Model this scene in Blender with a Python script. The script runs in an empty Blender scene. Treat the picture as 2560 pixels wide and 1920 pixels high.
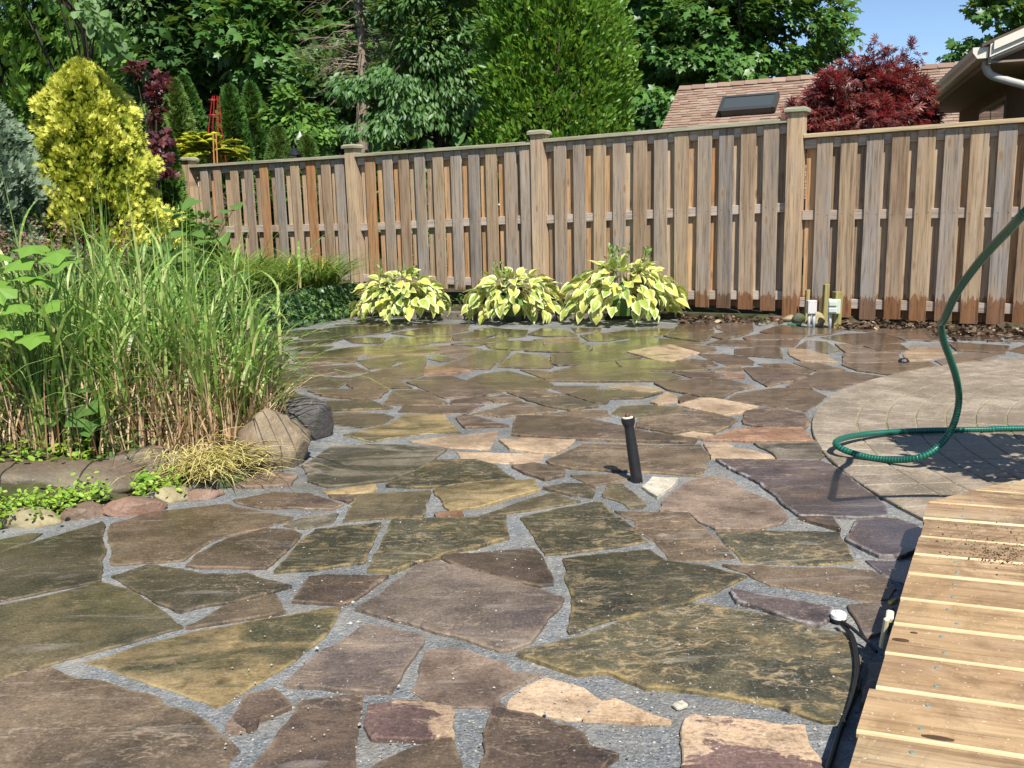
import bpy, bmesh, math, random
import numpy as np
from mathutils import Vector, Matrix, noise as mnoise

# ------------------------------------------------------------------ scene, camera, light
S = bpy.context.scene
COL = S.collection
FPX = 2300.0                      # focal length in photograph pixels (2560 wide)
PITCH = math.atan(420 / 2300)
ROLL = -math.radians(1.36)
CAMH = 1.02
_F = np.array([0, math.cos(PITCH), -math.sin(PITCH)])
_R0 = np.array([1.0, 0, 0]); _U0 = np.array([0, math.sin(PITCH), math.cos(PITCH)])
_R = math.cos(ROLL) * _R0 + math.sin(ROLL) * _U0
_U = -math.sin(ROLL) * _R0 + math.cos(ROLL) * _U0
CAM = np.array([0, 0, CAMH])
cd = bpy.data.cameras.new('camera'); cam = bpy.data.objects.new('camera', cd); COL.objects.link(cam)
cd.sensor_width = 36; cd.lens = 36 * FPX / 2560; cd.clip_start = 0.05; cd.clip_end = 2000
m = Matrix.Identity(4)
for i in range(3):
    m[i][0] = _R[i]; m[i][1] = _U[i]; m[i][2] = -_F[i]; m[i][3] = CAM[i]
cam.matrix_world = m
S.camera = cam
S.cycles.max_bounces = 6; S.cycles.diffuse_bounces = 3; S.cycles.glossy_bounces = 3; S.cycles.transmission_bounces = 3
S.render.resolution_x = 1024; S.render.resolution_y = 768

SUN_EL = math.radians(53)
SUN_AZ = (0.30, -1.0)             # horizontal direction towards the sun (x, y)
_l = math.hypot(*SUN_AZ)
SUN_DIR = Vector((SUN_AZ[0] / _l * math.cos(SUN_EL), SUN_AZ[1] / _l * math.cos(SUN_EL), math.sin(SUN_EL)))
w = bpy.data.worlds.new('World'); S.world = w; w.use_nodes = True
wn = w.node_tree.nodes; wl = w.node_tree.links
sky = wn.new('ShaderNodeTexSky'); sky.sky_type = 'NISHITA'; sky.sun_disc = False
sky.sun_elevation = SUN_EL
sky.sun_rotation = math.atan2(SUN_DIR.x, SUN_DIR.y)
sky.air_density = 1.0; sky.dust_density = 0.0; sky.ozone_density = 3.0; sky.altitude = 1500
bg = wn['Background']; bg.inputs['Strength'].default_value = 0.095
wl.new(sky.outputs[0], bg.inputs[0])
sd = bpy.data.lights.new('sun', 'SUN'); sd.energy = 5.0; sd.angle = math.radians(0.5); sd.color = (1.0, 0.95, 0.87)
sun = bpy.data.objects.new('sun', sd); COL.objects.link(sun)
sun.rotation_euler = SUN_DIR.to_track_quat('Z', 'Y').to_euler()
sun.location = (3, -8, 12)
S.view_settings.view_transform = 'Standard'; S.view_settings.look = 'None'
S.view_settings.exposure = 0.76; S.view_settings.gamma = 1.0

# ------------------------------------------------------------------ pixel geometry (photograph pixel -> place)
def ray(px, py):
    return _F * FPX + _R * (px - 1280) + _U * (960 - py)
def G(px, py, z=0.0):
    d = ray(px, py); t = (z - CAMH) / d[2]
    return Vector(CAM + d * t)
def D(px, py, depth):
    d = ray(px, py)
    return Vector(CAM + d * (depth / d[1]))
def onplane(px, py, p0, n):
    d = ray(px, py); t = np.dot(np.array(p0) - CAM, np.array(n)) / np.dot(d, np.array(n))
    return Vector(CAM + d * t)
CROPS = {'A': (0, 1280, 2.572), 'B': (800, 1280, 2.572), 'C': (1600, 1280, 2.572), 'D': (560, 960, 3.0722),
         'E': (1200, 960, 3.0722), 'F': (1840, 960, 3.0722), 'G': (640, 780, 3.456), 'H': (1240, 780, 3.456),
         'I': (1840, 780, 3.0722), 'K': (800, 300, 2.572), 'L': (1600, 240, 2.304), 'M': (0, 900, 2.572), 'N': (0, 0, 2.572)}
def cp(c, x, y):
    o = CROPS[c]; return o[0] + x / o[2], o[1] + y / o[2]

# ------------------------------------------------------------------ object helpers
def link(o, parent=None):
    COL.objects.link(o)
    if parent is not None: o.parent = parent
    return o
def tag(o, label=None, cat=None, group=None, kind=None):
    if label: o['label'] = label
    if cat: o['category'] = cat
    if group: o['group'] = group
    if kind: o['kind'] = kind
    return o
def empty(name, loc=(0, 0, 0), rz=0):
    o = bpy.data.objects.new(name, None); o.location = loc; o.rotation_euler = (0, 0, rz); o.empty_display_size = 0.1
    COL.objects.link(o); return o
def mesh(name, verts, faces, mats, parent=None, smooth=False, fm=None, loc=None):
    me = bpy.data.meshes.new(name); me.from_pydata([tuple(v) for v in verts], [], faces)
    if not isinstance(mats, (list, tuple)): mats = [mats]
    for mt in mats: me.materials.append(mt)
    if fm is not None: me.polygons.foreach_set('material_index', fm)
    if smooth: me.polygons.foreach_set('use_smooth', [True] * len(me.polygons))
    me.update()
    o = bpy.data.objects.new(name, me)
    if loc is not None: o.location = loc
    return link(o, parent)
def bmobj(name, bm, mats, parent=None, smooth=False, loc=None, rot=None):
    me = bpy.data.meshes.new(name); bm.to_mesh(me); bm.free()
    if not isinstance(mats, (list, tuple)): mats = [mats]
    for mt in mats: me.materials.append(mt)
    if smooth: me.polygons.foreach_set('use_smooth', [True] * len(me.polygons))
    o = bpy.data.objects.new(name, me)
    if loc is not None: o.location = loc
    if rot is not None: o.rotation_euler = rot
    return link(o, parent)
def inst(src, name, parent, mat4):
    o = bpy.data.objects.new(name, src); link(o, parent); o.matrix_local = mat4; return o
def bigmesh(name, V, Fq, mat, parent=None, attrs=None, smooth=False):
    """numpy mesh: V (n,3), Fq (m,k) faces of one size."""
    V = np.ascontiguousarray(V, dtype=np.float32); Fq = np.ascontiguousarray(Fq, dtype=np.int32)
    me = bpy.data.meshes.new(name); k = Fq.shape[1]; nf = len(Fq)
    me.vertices.add(len(V)); me.vertices.foreach_set('co', V.ravel())
    me.loops.add(nf * k); me.loops.foreach_set('vertex_index', Fq.ravel())
    me.polygons.add(nf); me.polygons.foreach_set('loop_start', np.arange(0, nf * k, k, dtype=np.int32))
    me.update(calc_edges=True)
    for an, av in (attrs or {}).items():
        a = me.attributes.new(an, 'FLOAT', 'POINT'); a.data.foreach_set('value', np.ascontiguousarray(av, dtype=np.float32))
    if smooth: me.polygons.foreach_set('use_smooth', np.ones(nf, dtype=bool))
    me.materials.append(mat)
    o = bpy.data.objects.new(name, me); return link(o, parent)
def bm_box(bm, c, s, rot=None, bevel=0):
    r = bmesh.ops.create_cube(bm, size=1.0); vs = r['verts']
    mt = Matrix.Translation(c) @ (rot.to_4x4() if rot is not None else Matrix.Identity(4)) @ Matrix.Diagonal((s[0], s[1], s[2], 1))
    bmesh.ops.transform(bm, matrix=mt, verts=vs)
    if bevel:
        es = list({e for v in vs for e in v.link_edges})
        bmesh.ops.bevel(bm, geom=es, offset=bevel, segments=1, affect='EDGES', clamp_overlap=True)
def tube(pts, rads, n=8, cap=True):
    """tapered tube along points -> verts, faces (quads + caps)."""
    V = []; Fs = []; pts = [Vector(p) for p in pts]
    prev = None
    for i, p in enumerate(pts):
        t = (pts[min(i + 1, len(pts) - 1)] - pts[max(i - 1, 0)]).normalized()
        if prev is None:
            a = Vector((1, 0, 0)) if abs(t.x) < .8 else Vector((0, 1, 0))
            u = t.cross(a).normalized()
        else:
            u = (prev - t * prev.dot(t)).normalized()
        prev = u; v = t.cross(u)
        r = rads[i] if hasattr(rads, '__len__') else rads
        for k in range(n):
            a = 2 * math.pi * k / n
            V.append(p + (u * math.cos(a) + v * math.sin(a)) * r)
    for i in range(len(pts) - 1):
        for k in range(n):
            Fs.append((i * n + k, i * n + (k + 1) % n, (i + 1) * n + (k + 1) % n, (i + 1) * n + k))
    if cap:
        Fs.append(tuple(range(n))[::-1]); Fs.append(tuple((len(pts) - 1) * n + k for k in range(n)))
    return V, Fs
def catmull(pts, per=8):
    P = [Vector(p) for p in pts]; P = [P[0] * 2 - P[1]] + P + [P[-1] * 2 - P[-2]]
    out = []
    for i in range(1, len(P) - 2):
        for k in range(per):
            t = k / per
            a, b, c, d = P[i - 1], P[i], P[i + 1], P[i + 2]
            out.append(0.5 * ((2 * b) + (c - a) * t + (2 * a - 5 * b + 4 * c - d) * t * t + (3 * b - a - 3 * c + d) * t ** 3))
    out.append(P[-2]); return out
def merge(parts):
    V = []; Fs = []
    for v, f in parts:
        o = len(V); V += list(v); Fs += [tuple(i + o for i in q) for q in f]
    return V, Fs
def lathe(prof, n=20):
    V = []; Fs = []
    for r, z in prof:
        for k in range(n):
            a = 2 * math.pi * k / n; V.append(Vector((r * math.cos(a), r * math.sin(a), z)))
    for i in range(len(prof) - 1):
        for k in range(n):
            Fs.append((i * n + k, i * n + (k + 1) % n, (i + 1) * n + (k + 1) % n, (i + 1) * n + k))
    Fs.append(tuple(range(n))[::-1]); Fs.append(tuple((len(prof) - 1) * n + k for k in range(n)))
    return V, Fs

# ------------------------------------------------------------------ materials
class N:
    """tiny node builder"""
    def __init__(s, name):
        s.mat = bpy.data.materials.new(name); s.mat.use_nodes = True
        s.t = s.mat.node_tree; s.n = s.t.nodes; s.l = s.t.links
        s.bsdf = s.n['Principled BSDF']; s.out = s.n['Material Output']
    def new(s, ty, **kw):
        nd = s.n.new(ty)
        for k, v in kw.items(): setattr(nd, k, v)
        return nd
    def put(s, sock, v):
        if hasattr(v, 'is_linked') or hasattr(v, 'links'): s.l.new(v, sock)
        elif isinstance(v, (tuple, list)) and len(v) == 3 and sock.type == 'RGBA': sock.default_value = (*v, 1)
        else: sock.default_value = v
    def coord(s, what='Object', scale=(1, 1, 1), rnd=0.0, rot=(0, 0, 0)):
        tc = s.new('ShaderNodeTexCoord'); o = tc.outputs[what]
        if rnd:
            oi = s.new('ShaderNodeObjectInfo'); vm = s.new('ShaderNodeVectorMath', operation='SCALE')
            cx = s.new('ShaderNodeCombineXYZ')
            for i in range(3): s.l.new(oi.outputs['Random'], cx.inputs[i])
            s.l.new(cx.outputs[0], vm.inputs[0]); vm.inputs['Scale'].default_value = rnd
            ad = s.new('ShaderNodeVectorMath', operation='ADD'); s.l.new(o, ad.inputs[0]); s.l.new(vm.outputs[0], ad.inputs[1]); o = ad.outputs[0]
        mp = s.new('ShaderNodeMapping'); mp.inputs['Scale'].default_value = scale; mp.inputs['Rotation'].default_value = rot
        s.l.new(o, mp.inputs['Vector']); return mp.outputs[0]
    def noise(s, vec, scale, detail=4, rough=.55, dist=0.0):
        nd = s.new('ShaderNodeTexNoise'); nd.inputs['Scale'].default_value = scale; nd.inputs['Detail'].default_value = detail
        nd.inputs['Roughness'].default_value = rough; nd.inputs['Distortion'].default_value = dist
        s.l.new(vec, nd.inputs['Vector']); return nd.outputs['Fac']
    def voronoi(s, vec, scale, feature='F1', out='Distance', rnd=1.0, dim='3D'):
        nd = s.new('ShaderNodeTexVoronoi', feature=feature, voronoi_dimensions=dim); nd.inputs['Scale'].default_value = scale
        nd.inputs['Randomness'].default_value = rnd
        s.l.new(vec, nd.inputs['Vector']); return nd.outputs[out]
    def ramp(s, fac, stops, interp='LINEAR'):
        nd = s.new('ShaderNodeValToRGB'); cr = nd.color_ramp; cr.interpolation = interp
        while len(cr.elements) < len(stops): cr.elements.new(0.5)
        for e, (p, c) in zip(cr.elements, stops):
            e.position = p; e.color = (c, c, c, 1) if not hasattr(c, '__len__') else (*c, 1)
        s.l.new(fac, nd.inputs[0]); return nd.outputs[0]
    def mix(s, fac, a, b, mode='MIX'):
        nd = s.new('ShaderNodeMix', data_type='RGBA', blend_type=mode)
        s.put(nd.inputs[0], fac); s.put(nd.inputs[6], a); s.put(nd.inputs[7], b); return nd.outputs[2]
    def math(s, op, a, b=0.0, clamp=False):
        nd = s.new('ShaderNodeMath', operation=op, use_clamp=clamp); s.put(nd.inputs[0], a); s.put(nd.inputs[1], b); return nd.outputs[0]
    def swz(s, vec, order):
        a = s.new('ShaderNodeSeparateXYZ'); b = s.new('ShaderNodeCombineXYZ'); s.l.new(vec, a.inputs[0])
        for i, c in enumerate(order): s.l.new(a.outputs['XYZ'.index(c)], b.inputs[i])
        return b.outputs[0]
    def attr(s, name):
        nd = s.new('ShaderNodeAttribute'); nd.attribute_name = name; return nd.outputs['Fac']
    def rand(s):
        return s.new('ShaderNodeObjectInfo').outputs['Random']
    def bump(s, h, strength=.3, dist=.01, normal=None):
        nd = s.new('ShaderNodeBump'); nd.inputs['Strength'].default_value = strength; nd.inputs['Distance'].default_value = dist
        s.l.new(h, nd.inputs['Height'])
        if normal is not None: s.l.new(normal, nd.inputs['Normal'])
        s.l.new(nd.outputs[0], s.bsdf.inputs['Normal']); return nd.outputs[0]
    def set(s, base=None, rough=None, spec=None, metal=None):
        if base is not None: s.put(s.bsdf.inputs['Base Color'], base)
        if rough is not None: s.put(s.bsdf.inputs['Roughness'], rough)
        if spec is not None: s.put(s.bsdf.inputs['Specular IOR Level'], spec)
        if metal is not None: s.put(s.bsdf.inputs['Metallic'], metal)
        return s.mat

def m_stone(name, c1, c2, c3, amt=.5, rim=None, big=3.0, wet=.5, sharp=.08, ochre=None, osz=2.2, oth=.55):
    """flagstone: two body tones, a patch tone with its own outline, mottling, fine grain; wet in places"""
    s = N(name); v = s.coord('Object', (1, 1, 1), 40); vs = s.coord('Object', (1.0, 2.2, 1), 31, (0, 0, .3))
    n1 = s.noise(v, big * 1.6, 6, .65, .4); n2 = s.noise(vs, big, 7, .68, .9); n3 = s.noise(vs, 46, 5, .72); n6 = s.noise(v, 15, 6, .72, .3)
    r = s.rand()
    col = s.mix(s.ramp(n1, [(.36, 0), (.60, 1)]), tuple(x * .82 for x in c1), tuple(x * 1.14 for x in c2))
    pm = s.ramp(s.math('ADD', n2, s.math('MULTIPLY', s.math('SUBTRACT', r, .5), .10)), [(amt, 0), (amt + sharp, 1)])
    pg = s.mix(.55, pm, s.math('MULTIPLY', pm, s.ramp(n3, [(.30, 0), (.52, 1)])))
    col = s.mix(pg, col, c3)
    if ochre is not None:
        n5 = s.noise(s.coord('Object', (1, 1.7, 1), 61, (0, 0, -.4)), big * osz, 8, .74, 1.0)
        om = s.ramp(n5, [(oth, 0), (oth + .07, .95)]); om = s.math('MULTIPLY', om, s.ramp(n3, [(.30, .25), (.52, 1)]))
        col = s.mix(om, col, ochre)
    col = s.mix(s.ramp(n6, [(.30, .8), (.48, 0)]), col, (.50, .48, .46), 'MULTIPLY')
    col = s.mix(s.ramp(n6, [(.54, 0), (.72, .7)]), col, (1.55, 1.5, 1.42), 'MULTIPLY')
    col = s.mix(s.ramp(n3, [(.32, .6), (.52, 0)]), col, (.48, .46, .44), 'MULTIPLY')
    n4 = s.noise(v, 150, 3, .6)
    col = s.mix(s.ramp(n4, [(.36, .55), (.5, 0)]), col, (.5, .48, .45), 'MULTIPLY')
    col = s.mix(s.ramp(n4, [(.60, 0), (.74, .35)]), col, (.5, .45, .38))
    # thin bedding cracks and pale drag marks
    ck = s.math('ABSOLUTE', s.math('SUBTRACT', s.noise(s.coord('Object', (1, 3.4, 1), 31, (0, 0, .25)), 1.5, 6, .62, .35), .5)); col = s.mix(s.ramp(ck, [(.0, .5), (.005, 0)]), col, (.42, .32, .22))
    sm = s.noise(s.coord('Object', (1, 5, 1), 13, (0, 0, .9)), 3.2, 5, .6, .5); col = s.mix(s.ramp(sm, [(.60, 0), (.74, .30)]), col, (.50, .45, .40))
    col = s.mix(s.ramp(r, [(0, .45), (.5, 0)]), col, (.66, .64, .62), 'MULTIPLY'); col = s.mix(s.ramp(r, [(.5, 0), (1, .5)]), col, (1.42, 1.38, 1.3), 'MULTIPLY')
    if rim is not None:
        e = s.attr('edge')
        col = s.mix(s.math('MULTIPLY', s.ramp(s.math('ADD', e, s.math('MULTIPLY', s.math('SUBTRACT', n6, .5), .9)), [(.25, 0), (1.0, .75)]), s.ramp(n6, [(.42, .0), (.62, .85)])), col, rim)
    geo = s.new('ShaderNodeNewGeometry'); wp = s.new('ShaderNodeMapping'); s.l.new(geo.outputs['Position'], wp.inputs[0]); sx = s.new('ShaderNodeSeparateXYZ'); s.l.new(geo.outputs['Position'], sx.inputs[0])
    wn_ = s.noise(wp.outputs[0], 1.1, 4, .6, .3)
    far = s.ramp(sx.outputs['Y'], [(.0, 0), (1, 1)])
    fr = s.new('ShaderNodeMapRange'); s.l.new(sx.outputs['Y'], fr.inputs[0]); fr.inputs[1].default_value = 4.5; fr.inputs[2].default_value = 7.5; fr.inputs[3].default_value = -.04; fr.inputs[4].default_value = .16
    wl_ = s.math('ADD', wn_, fr.outputs[0])
    rg = s.ramp(wl_, [(.36, .58 - .15 * wet), (.52, .36 - .16 * wet), (.66, .22 - .08 * wet)])
    damp = s.ramp(wl_, [(.40, 0), (.54, 1)])
    col = s.mix(damp, col, (.70, .69, .68), 'MULTIPLY')
    nz_ = s.new('ShaderNodeSeparateXYZ'); s.l.new(geo.outputs['True Normal'], nz_.inputs[0])
    side = s.ramp(nz_.outputs['Z'], [(.985, .5), (.995, 0)])
    s.set(col, s.math('ADD', s.math('ADD', rg, side), s.math('MULTIPLY', n3, .14)), .5)
    s.l.new(s.math('MULTIPLY', s.math('MULTIPLY', s.ramp(wl_, [(.47, 0), (.60, 1)]), .35 + .65 * wet), s.ramp(nz_.outputs['Z'], [(.985, 0), (.995, 1)])), s.bsdf.inputs['Coat Weight']); s.bsdf.inputs['Coat Roughness'].default_value = .15; s.bsdf.inputs['Coat IOR'].default_value = 1.33
    h = s.math('ADD', s.math('MULTIPLY', n3, .6), s.math('ADD', s.math('MULTIPLY', n4, .2), s.math('MULTIPLY', pm, .25)))
    lay = s.math('SNAP', s.noise(s.coord('Object', (1, 1.5, 1), 83, (0, 0, .5)), 3.4, 6, .6, .8), .075)
    b2 = s.math('ADD', s.math('ADD', h, s.math('MULTIPLY', lay, 4.5)), s.math('MULTIPLY', s.noise(vs, 9, 5, .62, .5), 1.3))
    s.bump(b2, .42, .005)
    return s.mat

def m_foliage(name, stops, rough=.5, trans=.3, spec=.25, tcol=None):
    s = N(name); r = s.attr('rnd')
    col = s.ramp(r, stops); s.set(col, rough, spec)
    tr = s.new('ShaderNodeBsdfTranslucent'); tc = s.mix(.6, col, tcol or (.35, .5, .05)); s.l.new(tc, tr.inputs['Color'])
    mx = s.new('ShaderNodeMixShader'); mx.inputs[0].default_value = trans
    s.l.new(s.bsdf.outputs[0], mx.inputs[1]); s.l.new(tr.outputs[0], mx.inputs[2]); s.l.new(mx.outputs[0], s.out.inputs['Surface'])
    return s.mat
def m_bark(name, c1, c2, sc=8):
    s = N(name); v = s.coord('Object', (6, 6, 1)); n = s.noise(v, sc, 6, .65)
    s.set(s.ramp(n, [(.3, c1), (.7, c2)]), .9, .1); s.bump(n, .8, .02); return s.mat
def m_plain(name, c, rough=.5, spec=.5, metal=0, var=.15, sc=30, bump=.0):
    s = N(name); v = s.coord('Object'); n = s.noise(v, sc, 4, .6)
    d = tuple(x * (1 - var) for x in c); s.set(s.mix(n, d, tuple(min(1, x * (1 + var)) for x in c)), rough, spec, metal)
    if bump: s.bump(n, bump, .005)
    return s.mat
# ------------------------------------------------------------------ ground, patio bed
rng = np.random.default_rng(7); random.seed(7)
s = N('garden_soil'); v = s.coord('Object'); n = s.noise(v, 9, 6, .7); n2 = s.noise(v, 1.2, 3, .5)
s.set(s.mix(s.ramp(n2, [(.4, 0), (.65, 1)]), s.ramp(n, [(.3, (.035, .025, .016)), (.7, (.10, .075, .05))]), s.ramp(n, [(.3, (.03, .045, .012)), (.7, (.07, .10, .03))])), .95, .1)
s.bump(n, .8, .03); M_SOIL = s.mat
s = N('jointing_sand'); v = s.coord('Object'); n1 = s.noise(v, 160, 3, .7); n2 = s.noise(v, 5, 4, .6); vo = s.voronoi(v, 110)
col = s.ramp(n1, [(.28, (.075, .079, .079)), (.5, (.175, .185, .187)), (.72, (.31, .315, .305))])
vp = s.voronoi(v, 75, 'F1', 'Color'); vg = s.new('ShaderNodeRGBToBW'); s.l.new(vp, vg.inputs[0]); col = s.mix(s.ramp(vg.outputs[0], [(.25, .28), (.45, 0)]), col, (.07, .07, .065)); col = s.mix(s.ramp(vg.outputs[0], [(.68, 0), (.82, .35)]), col, (.36, .35, .32))
col = s.mix(s.ramp(n2, [(.45, 0), (.75, .5)]), col, (.32, .28, .21))
col = s.mix(s.ramp(s.noise(v, 3.3, 6, .7, .5), [(.56, 0), (.68, .55)]), col, (.10, .095, .055))
n3 = s.noise(v, 2.1, 5, .65, .6)
col = s.mix(s.ramp(n3, [(.62, 0), (.74, .5)]), col, (.5, .5, .5))
col = s.mix(s.ramp(s.noise(v, 1.3, 3, .5), [(.36, .8), (.55, 0)]), col, (.62, .62, .62), 'MULTIPLY')
s.set(col, s.ramp(n2, [(.35, .5), (.6, .8)]), .35); s.bump(s.math('ADD', n1, s.math('MULTIPLY', vo, .8)), .75, .006); M_SAND = s.mat

def bed_h(x, y):
    """height of the planted ground away from the patio"""
    h = -0.07
    # left garden mound
    e = -1.15 - max(0, (y - 4.2)) * .21
    if y < 4.2: e = -1.0 - (4.2 - y) * .72
    d = e - x
    if d > 0: h = max(h, min(.8, -.07 + .12 * (1 - math.exp(-d * 6)) + .10 * d))
    # behind the fence, ground rises into a wooded bank on the left
    fy = 8.5 - (x - 2.6) * .593
    if y > fy - .1:
        h = max(h, min(.05 + (y - fy) * .05, 1.2) + max(0, min(1.4, (-x - 1) * .05 * max(0, y - fy))))
    return h
def axis(vals): return sorted(set(round(v_, 3) for v_ in vals))
xs = axis(list(np.arange(-12, 12.01, .35)) + [-900, -300, -120, -60, -36, -24, -18, -15, 15, 20, 30, 60, 120, 300, 900])
ys = axis(list(np.arange(-4, 26.01, .35)) + [-900, -300, -100, -40, -20, -10, -6, 30, 36, 45, 60, 90, 150, 300, 900])
V = []; Fs = []
for y in ys:
    for x in xs:
        V.append((x, y, bed_h(x, y) + (.02 * mnoise.noise((x * 2, y * 2, 0)) if abs(x) < 20 and abs(y) < 30 else 0)))
nx = len(xs)
for j in range(len(ys) - 1):
    for i in range(nx - 1):
        Fs.append((j * nx + i, j * nx + i + 1, (j + 1) * nx + i + 1, (j + 1) * nx + i))
tag(mesh('ground', V, Fs, M_SOIL, smooth=True), 'dark garden soil running under beds and trees', kind='structure')

PATIO = [(-3.2, 2.55), (-1.75, 3.04), (-1.22, 3.66), (-1.12, 4.0), (-1.12, 4.9), (-1.45, 5.9), (-1.75, 7.2), (-2.15, 8.0), (-2.15, 9.0), (-1.7, 9.95), (-1.3, 9.62), (-.2, 9.12), (.75, 8.92), (1.35, 8.95),
         (2.55, 8.55), (4.3, 7.55), (6.6, 6.25), (7.5, 5.7), (7.5, -2), (-3.2, -2)]
def poly_prism(name, pts, z0, z1, mat, parent=None):
    bm = bmesh.new(); t = [bm.verts.new((x, y, z1)) for x, y in pts]; b = [bm.verts.new((x, y, z0)) for x, y in pts]
    f = bm.faces.new(t); f.normal_update()
    if f.normal.z < 0: f.normal_flip()
    k = len(pts)
    for i in range(k): bm.faces.new((t[i], t[(i + 1) % k], b[(i + 1) % k], b[i]))
    bmesh.ops.recalc_face_normals(bm, faces=bm.faces); bmesh.ops.triangulate(bm, faces=[f])
    return bmobj(name, bm, mat, parent)
patio = tag(poly_prism('flagstone_patio', PATIO, -.09, 0, M_SAND), 'irregular flagstone patio with wet stones and grey jointing sand', kind='structure')

# ------------------------------------------------------------------ flagstones traced on the ground
MS = {
 'br': m_stone('stone_brown', (.105, .074, .046), (.155, .112, .072), (.062, .050, .036), .54, (.26, .18, .10), 2.6, .6, .14, (.22, .17, .11), 3.0, .58),
 'dk': m_stone('stone_dark_brown', (.058, .048, .033), (.09, .072, .046), (.115, .088, .052), .56, (.22, .16, .09), 2.2, .7, .14, (.16, .125, .075), 3.4, .58),
 'mr': m_stone('stone_maroon', (.078, .053, .038), (.118, .083, .058), (.052, .038, .032), .55, (.26, .18, .11), 3.0, .7, .12, (.19, .14, .095), 3.6, .60),
 'pu': m_stone('stone_mauve', (.130, .100, .076), (.18, .140, .108), (.105, .082, .075), .50, (.24, .18, .12), 2.6, .5, .14, (.25, .20, .16), 3.0, .60),
 'ol': m_stone('stone_olive', (.044, .043, .027), (.078, .070, .040), (.15, .115, .058), .54, (.32, .23, .09), 3.0, .75, .16, (.25, .19, .10), 4.2, .52),
 'ob': m_stone('stone_olive_brown', (.088, .072, .041), (.132, .104, .056), (.055, .050, .031), .52, (.25, .185, .085), 2.8, .75, .14, (.20, .155, .08), 3.2, .56),
 'ye': m_stone('stone_yellow', (.27, .19, .085), (.33, .245, .12), (.060, .058, .028), .45, (.36, .26, .11), 1.9, .6, .13, (.13, .105, .042), 4.0, .55),
 'tn': m_stone('stone_tan', (.42, .295, .185), (.48, .355, .235), (.155, .098, .08), .63, None, 3.6, .1, .04),
 'pt': m_stone('stone_purple_tan', (.10, .062, .054), (.14, .088, .075), (.40, .29, .19), .49, None, 2.6, .2, .02),
 'pk': m_stone('stone_pink', (.175, .122, .087), (.23, .170, .125), (.135, .095, .073), .56, (.28, .21, .16), 3.4, .4, .14, (.30, .24, .19), 3.6, .60),
 'gr': m_stone('stone_grey', (.18, .155, .115), (.24, .205, .155), (.055, .050, .034), .49, (.18, .14, .08), 2.0, .6, .08, (.12, .10, .06), 3.4, .55),
 'wh': m_stone('stone_cream', (.55, .49, .38), (.60, .55, .44), (.34, .26, .2), .74, None, 4, .0),
 'rd': m_stone('stone_terracotta', (.25, .13, .072), (.30, .185, .115), (.18, .09, .055), .56, None, 4, .4),
 'bl': m_stone('stone_slate_purple', (.072, .055, .056), (.105, .080, .072), (.15, .095, .052), .57, (.50, .48, .46), 2.6, 1.0, .12, (.19, .15, .12), 3.4, .62),
}
ST = []
def st(c, k, *xy):
    ST.append((k, [cp(c, xy[i], xy[i + 1]) for i in range(0, len(xy), 2)]))
# bottom left
st('A','dk',-60,290,0,275,260,195,660,72,680,110,655,180,690,240,660,290,665,380,650,450,400,505,0,585,-60,600)
st('A','dk',-60,190,0,185,180,145,270,145,200,195,0,262,-60,270)
st('A','br',700,85,960,3,1470,-52,1510,-32,1890,38,1870,58,1700,108,1500,150,1350,200,1250,265,1180,325,740,345,705,340,720,280,695,200)
st('A','mr',1190,360,1260,290,1340,245,1460,180,1700,115,1890,120,1935,150,1880,230,1800,300,1720,375,1600,375,1280,370)
st('A','dk',715,430,960,345,1000,345,1330,410,1590,405,1865,495,1560,580,1300,620,1165,660,1060,615,950,560,820,490,760,445)
st('A','ob',-60,620,0,610,340,540,650,465,700,475,830,510,950,580,1080,670,1175,755,800,860,340,985,0,1075,-60,1090)
st('A','br',1190,765,1450,620,1770,550,1840,660,1480,715)
st('A','ye',545,975,800,890,1180,790,1500,730,2100,625,2205,620,2170,700,2080,820,1950,920,1700,1090,1400,1270,1200,1190,900,1090,640,1000)
st('A','br',-60,1105,0,1090,310,1000,500,1080,640,1085,800,1130,1020,1190,1090,1265,1250,1280,1380,1390,1550,1550,1450,1660,1350,1790,-60,1850)
st('A','mr',1590,1200,1770,1160,1880,1275,1660,1365,1650,1400,1590,1430,1520,1380,1490,1350)
st('A','pk',1450,1395,1490,1352,1520,1390,1580,1432,1460,1440)
st('A','mr',1930,1215,2150,1190,2350,1160,2345,1250,2305,1400,2295,1560,2260,1800,1500,1800,1700,1560,1800,1400,1880,1310)
st('B','pu',-245,1130,0,920,100,870,285,745,420,755,675,810,655,880,590,970,545,1030,465,1175,250,1170,0,1150)
st('B','mr',-185,590,-75,432,60,418,440,425,290,540,170,605,0,605)
st('B','ol',455,60,830,55,1190,35,1190,90,1215,180,1000,240,800,285,740,320,620,340,480,405,300,395,380,260,430,140)
st('B','mr',770,305,830,290,1390,250,1440,310,1500,410,1510,480,1400,490,1270,460,1120,420,940,375,850,345)
st('B','pu',235,645,380,555,470,480,610,365,740,335,940,385,1280,475,1580,570,1530,650,1440,740,1360,860,1230,910,1160,910,860,815,600,745,350,680)
st('B','pk',670,900,860,890,960,900,1100,960,1200,975,1250,1045,1440,1050,1300,1130,1170,1200,1180,1280,1030,1270,860,1260,700,1250,600,1150,640,1050)
st('B','tn',1210,1230,1300,1150,1440,1070,1560,1095,1700,1140,1810,1215,1800,1270,1680,1340,1560,1345,1370,1310,1200,1285)
st('B','tn',1700,1350,1820,1235,1900,1222,2060,1290,2255,1375,2000,1372)
st('B','pt',310,1270,500,1245,640,1240,860,1280,850,1380,860,1460,700,1490,330,1490,290,1400)
st('B','br',330,1660,560,1550,760,1480,860,1480,890,1560,910,1660,930,1790,300,1790)
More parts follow.
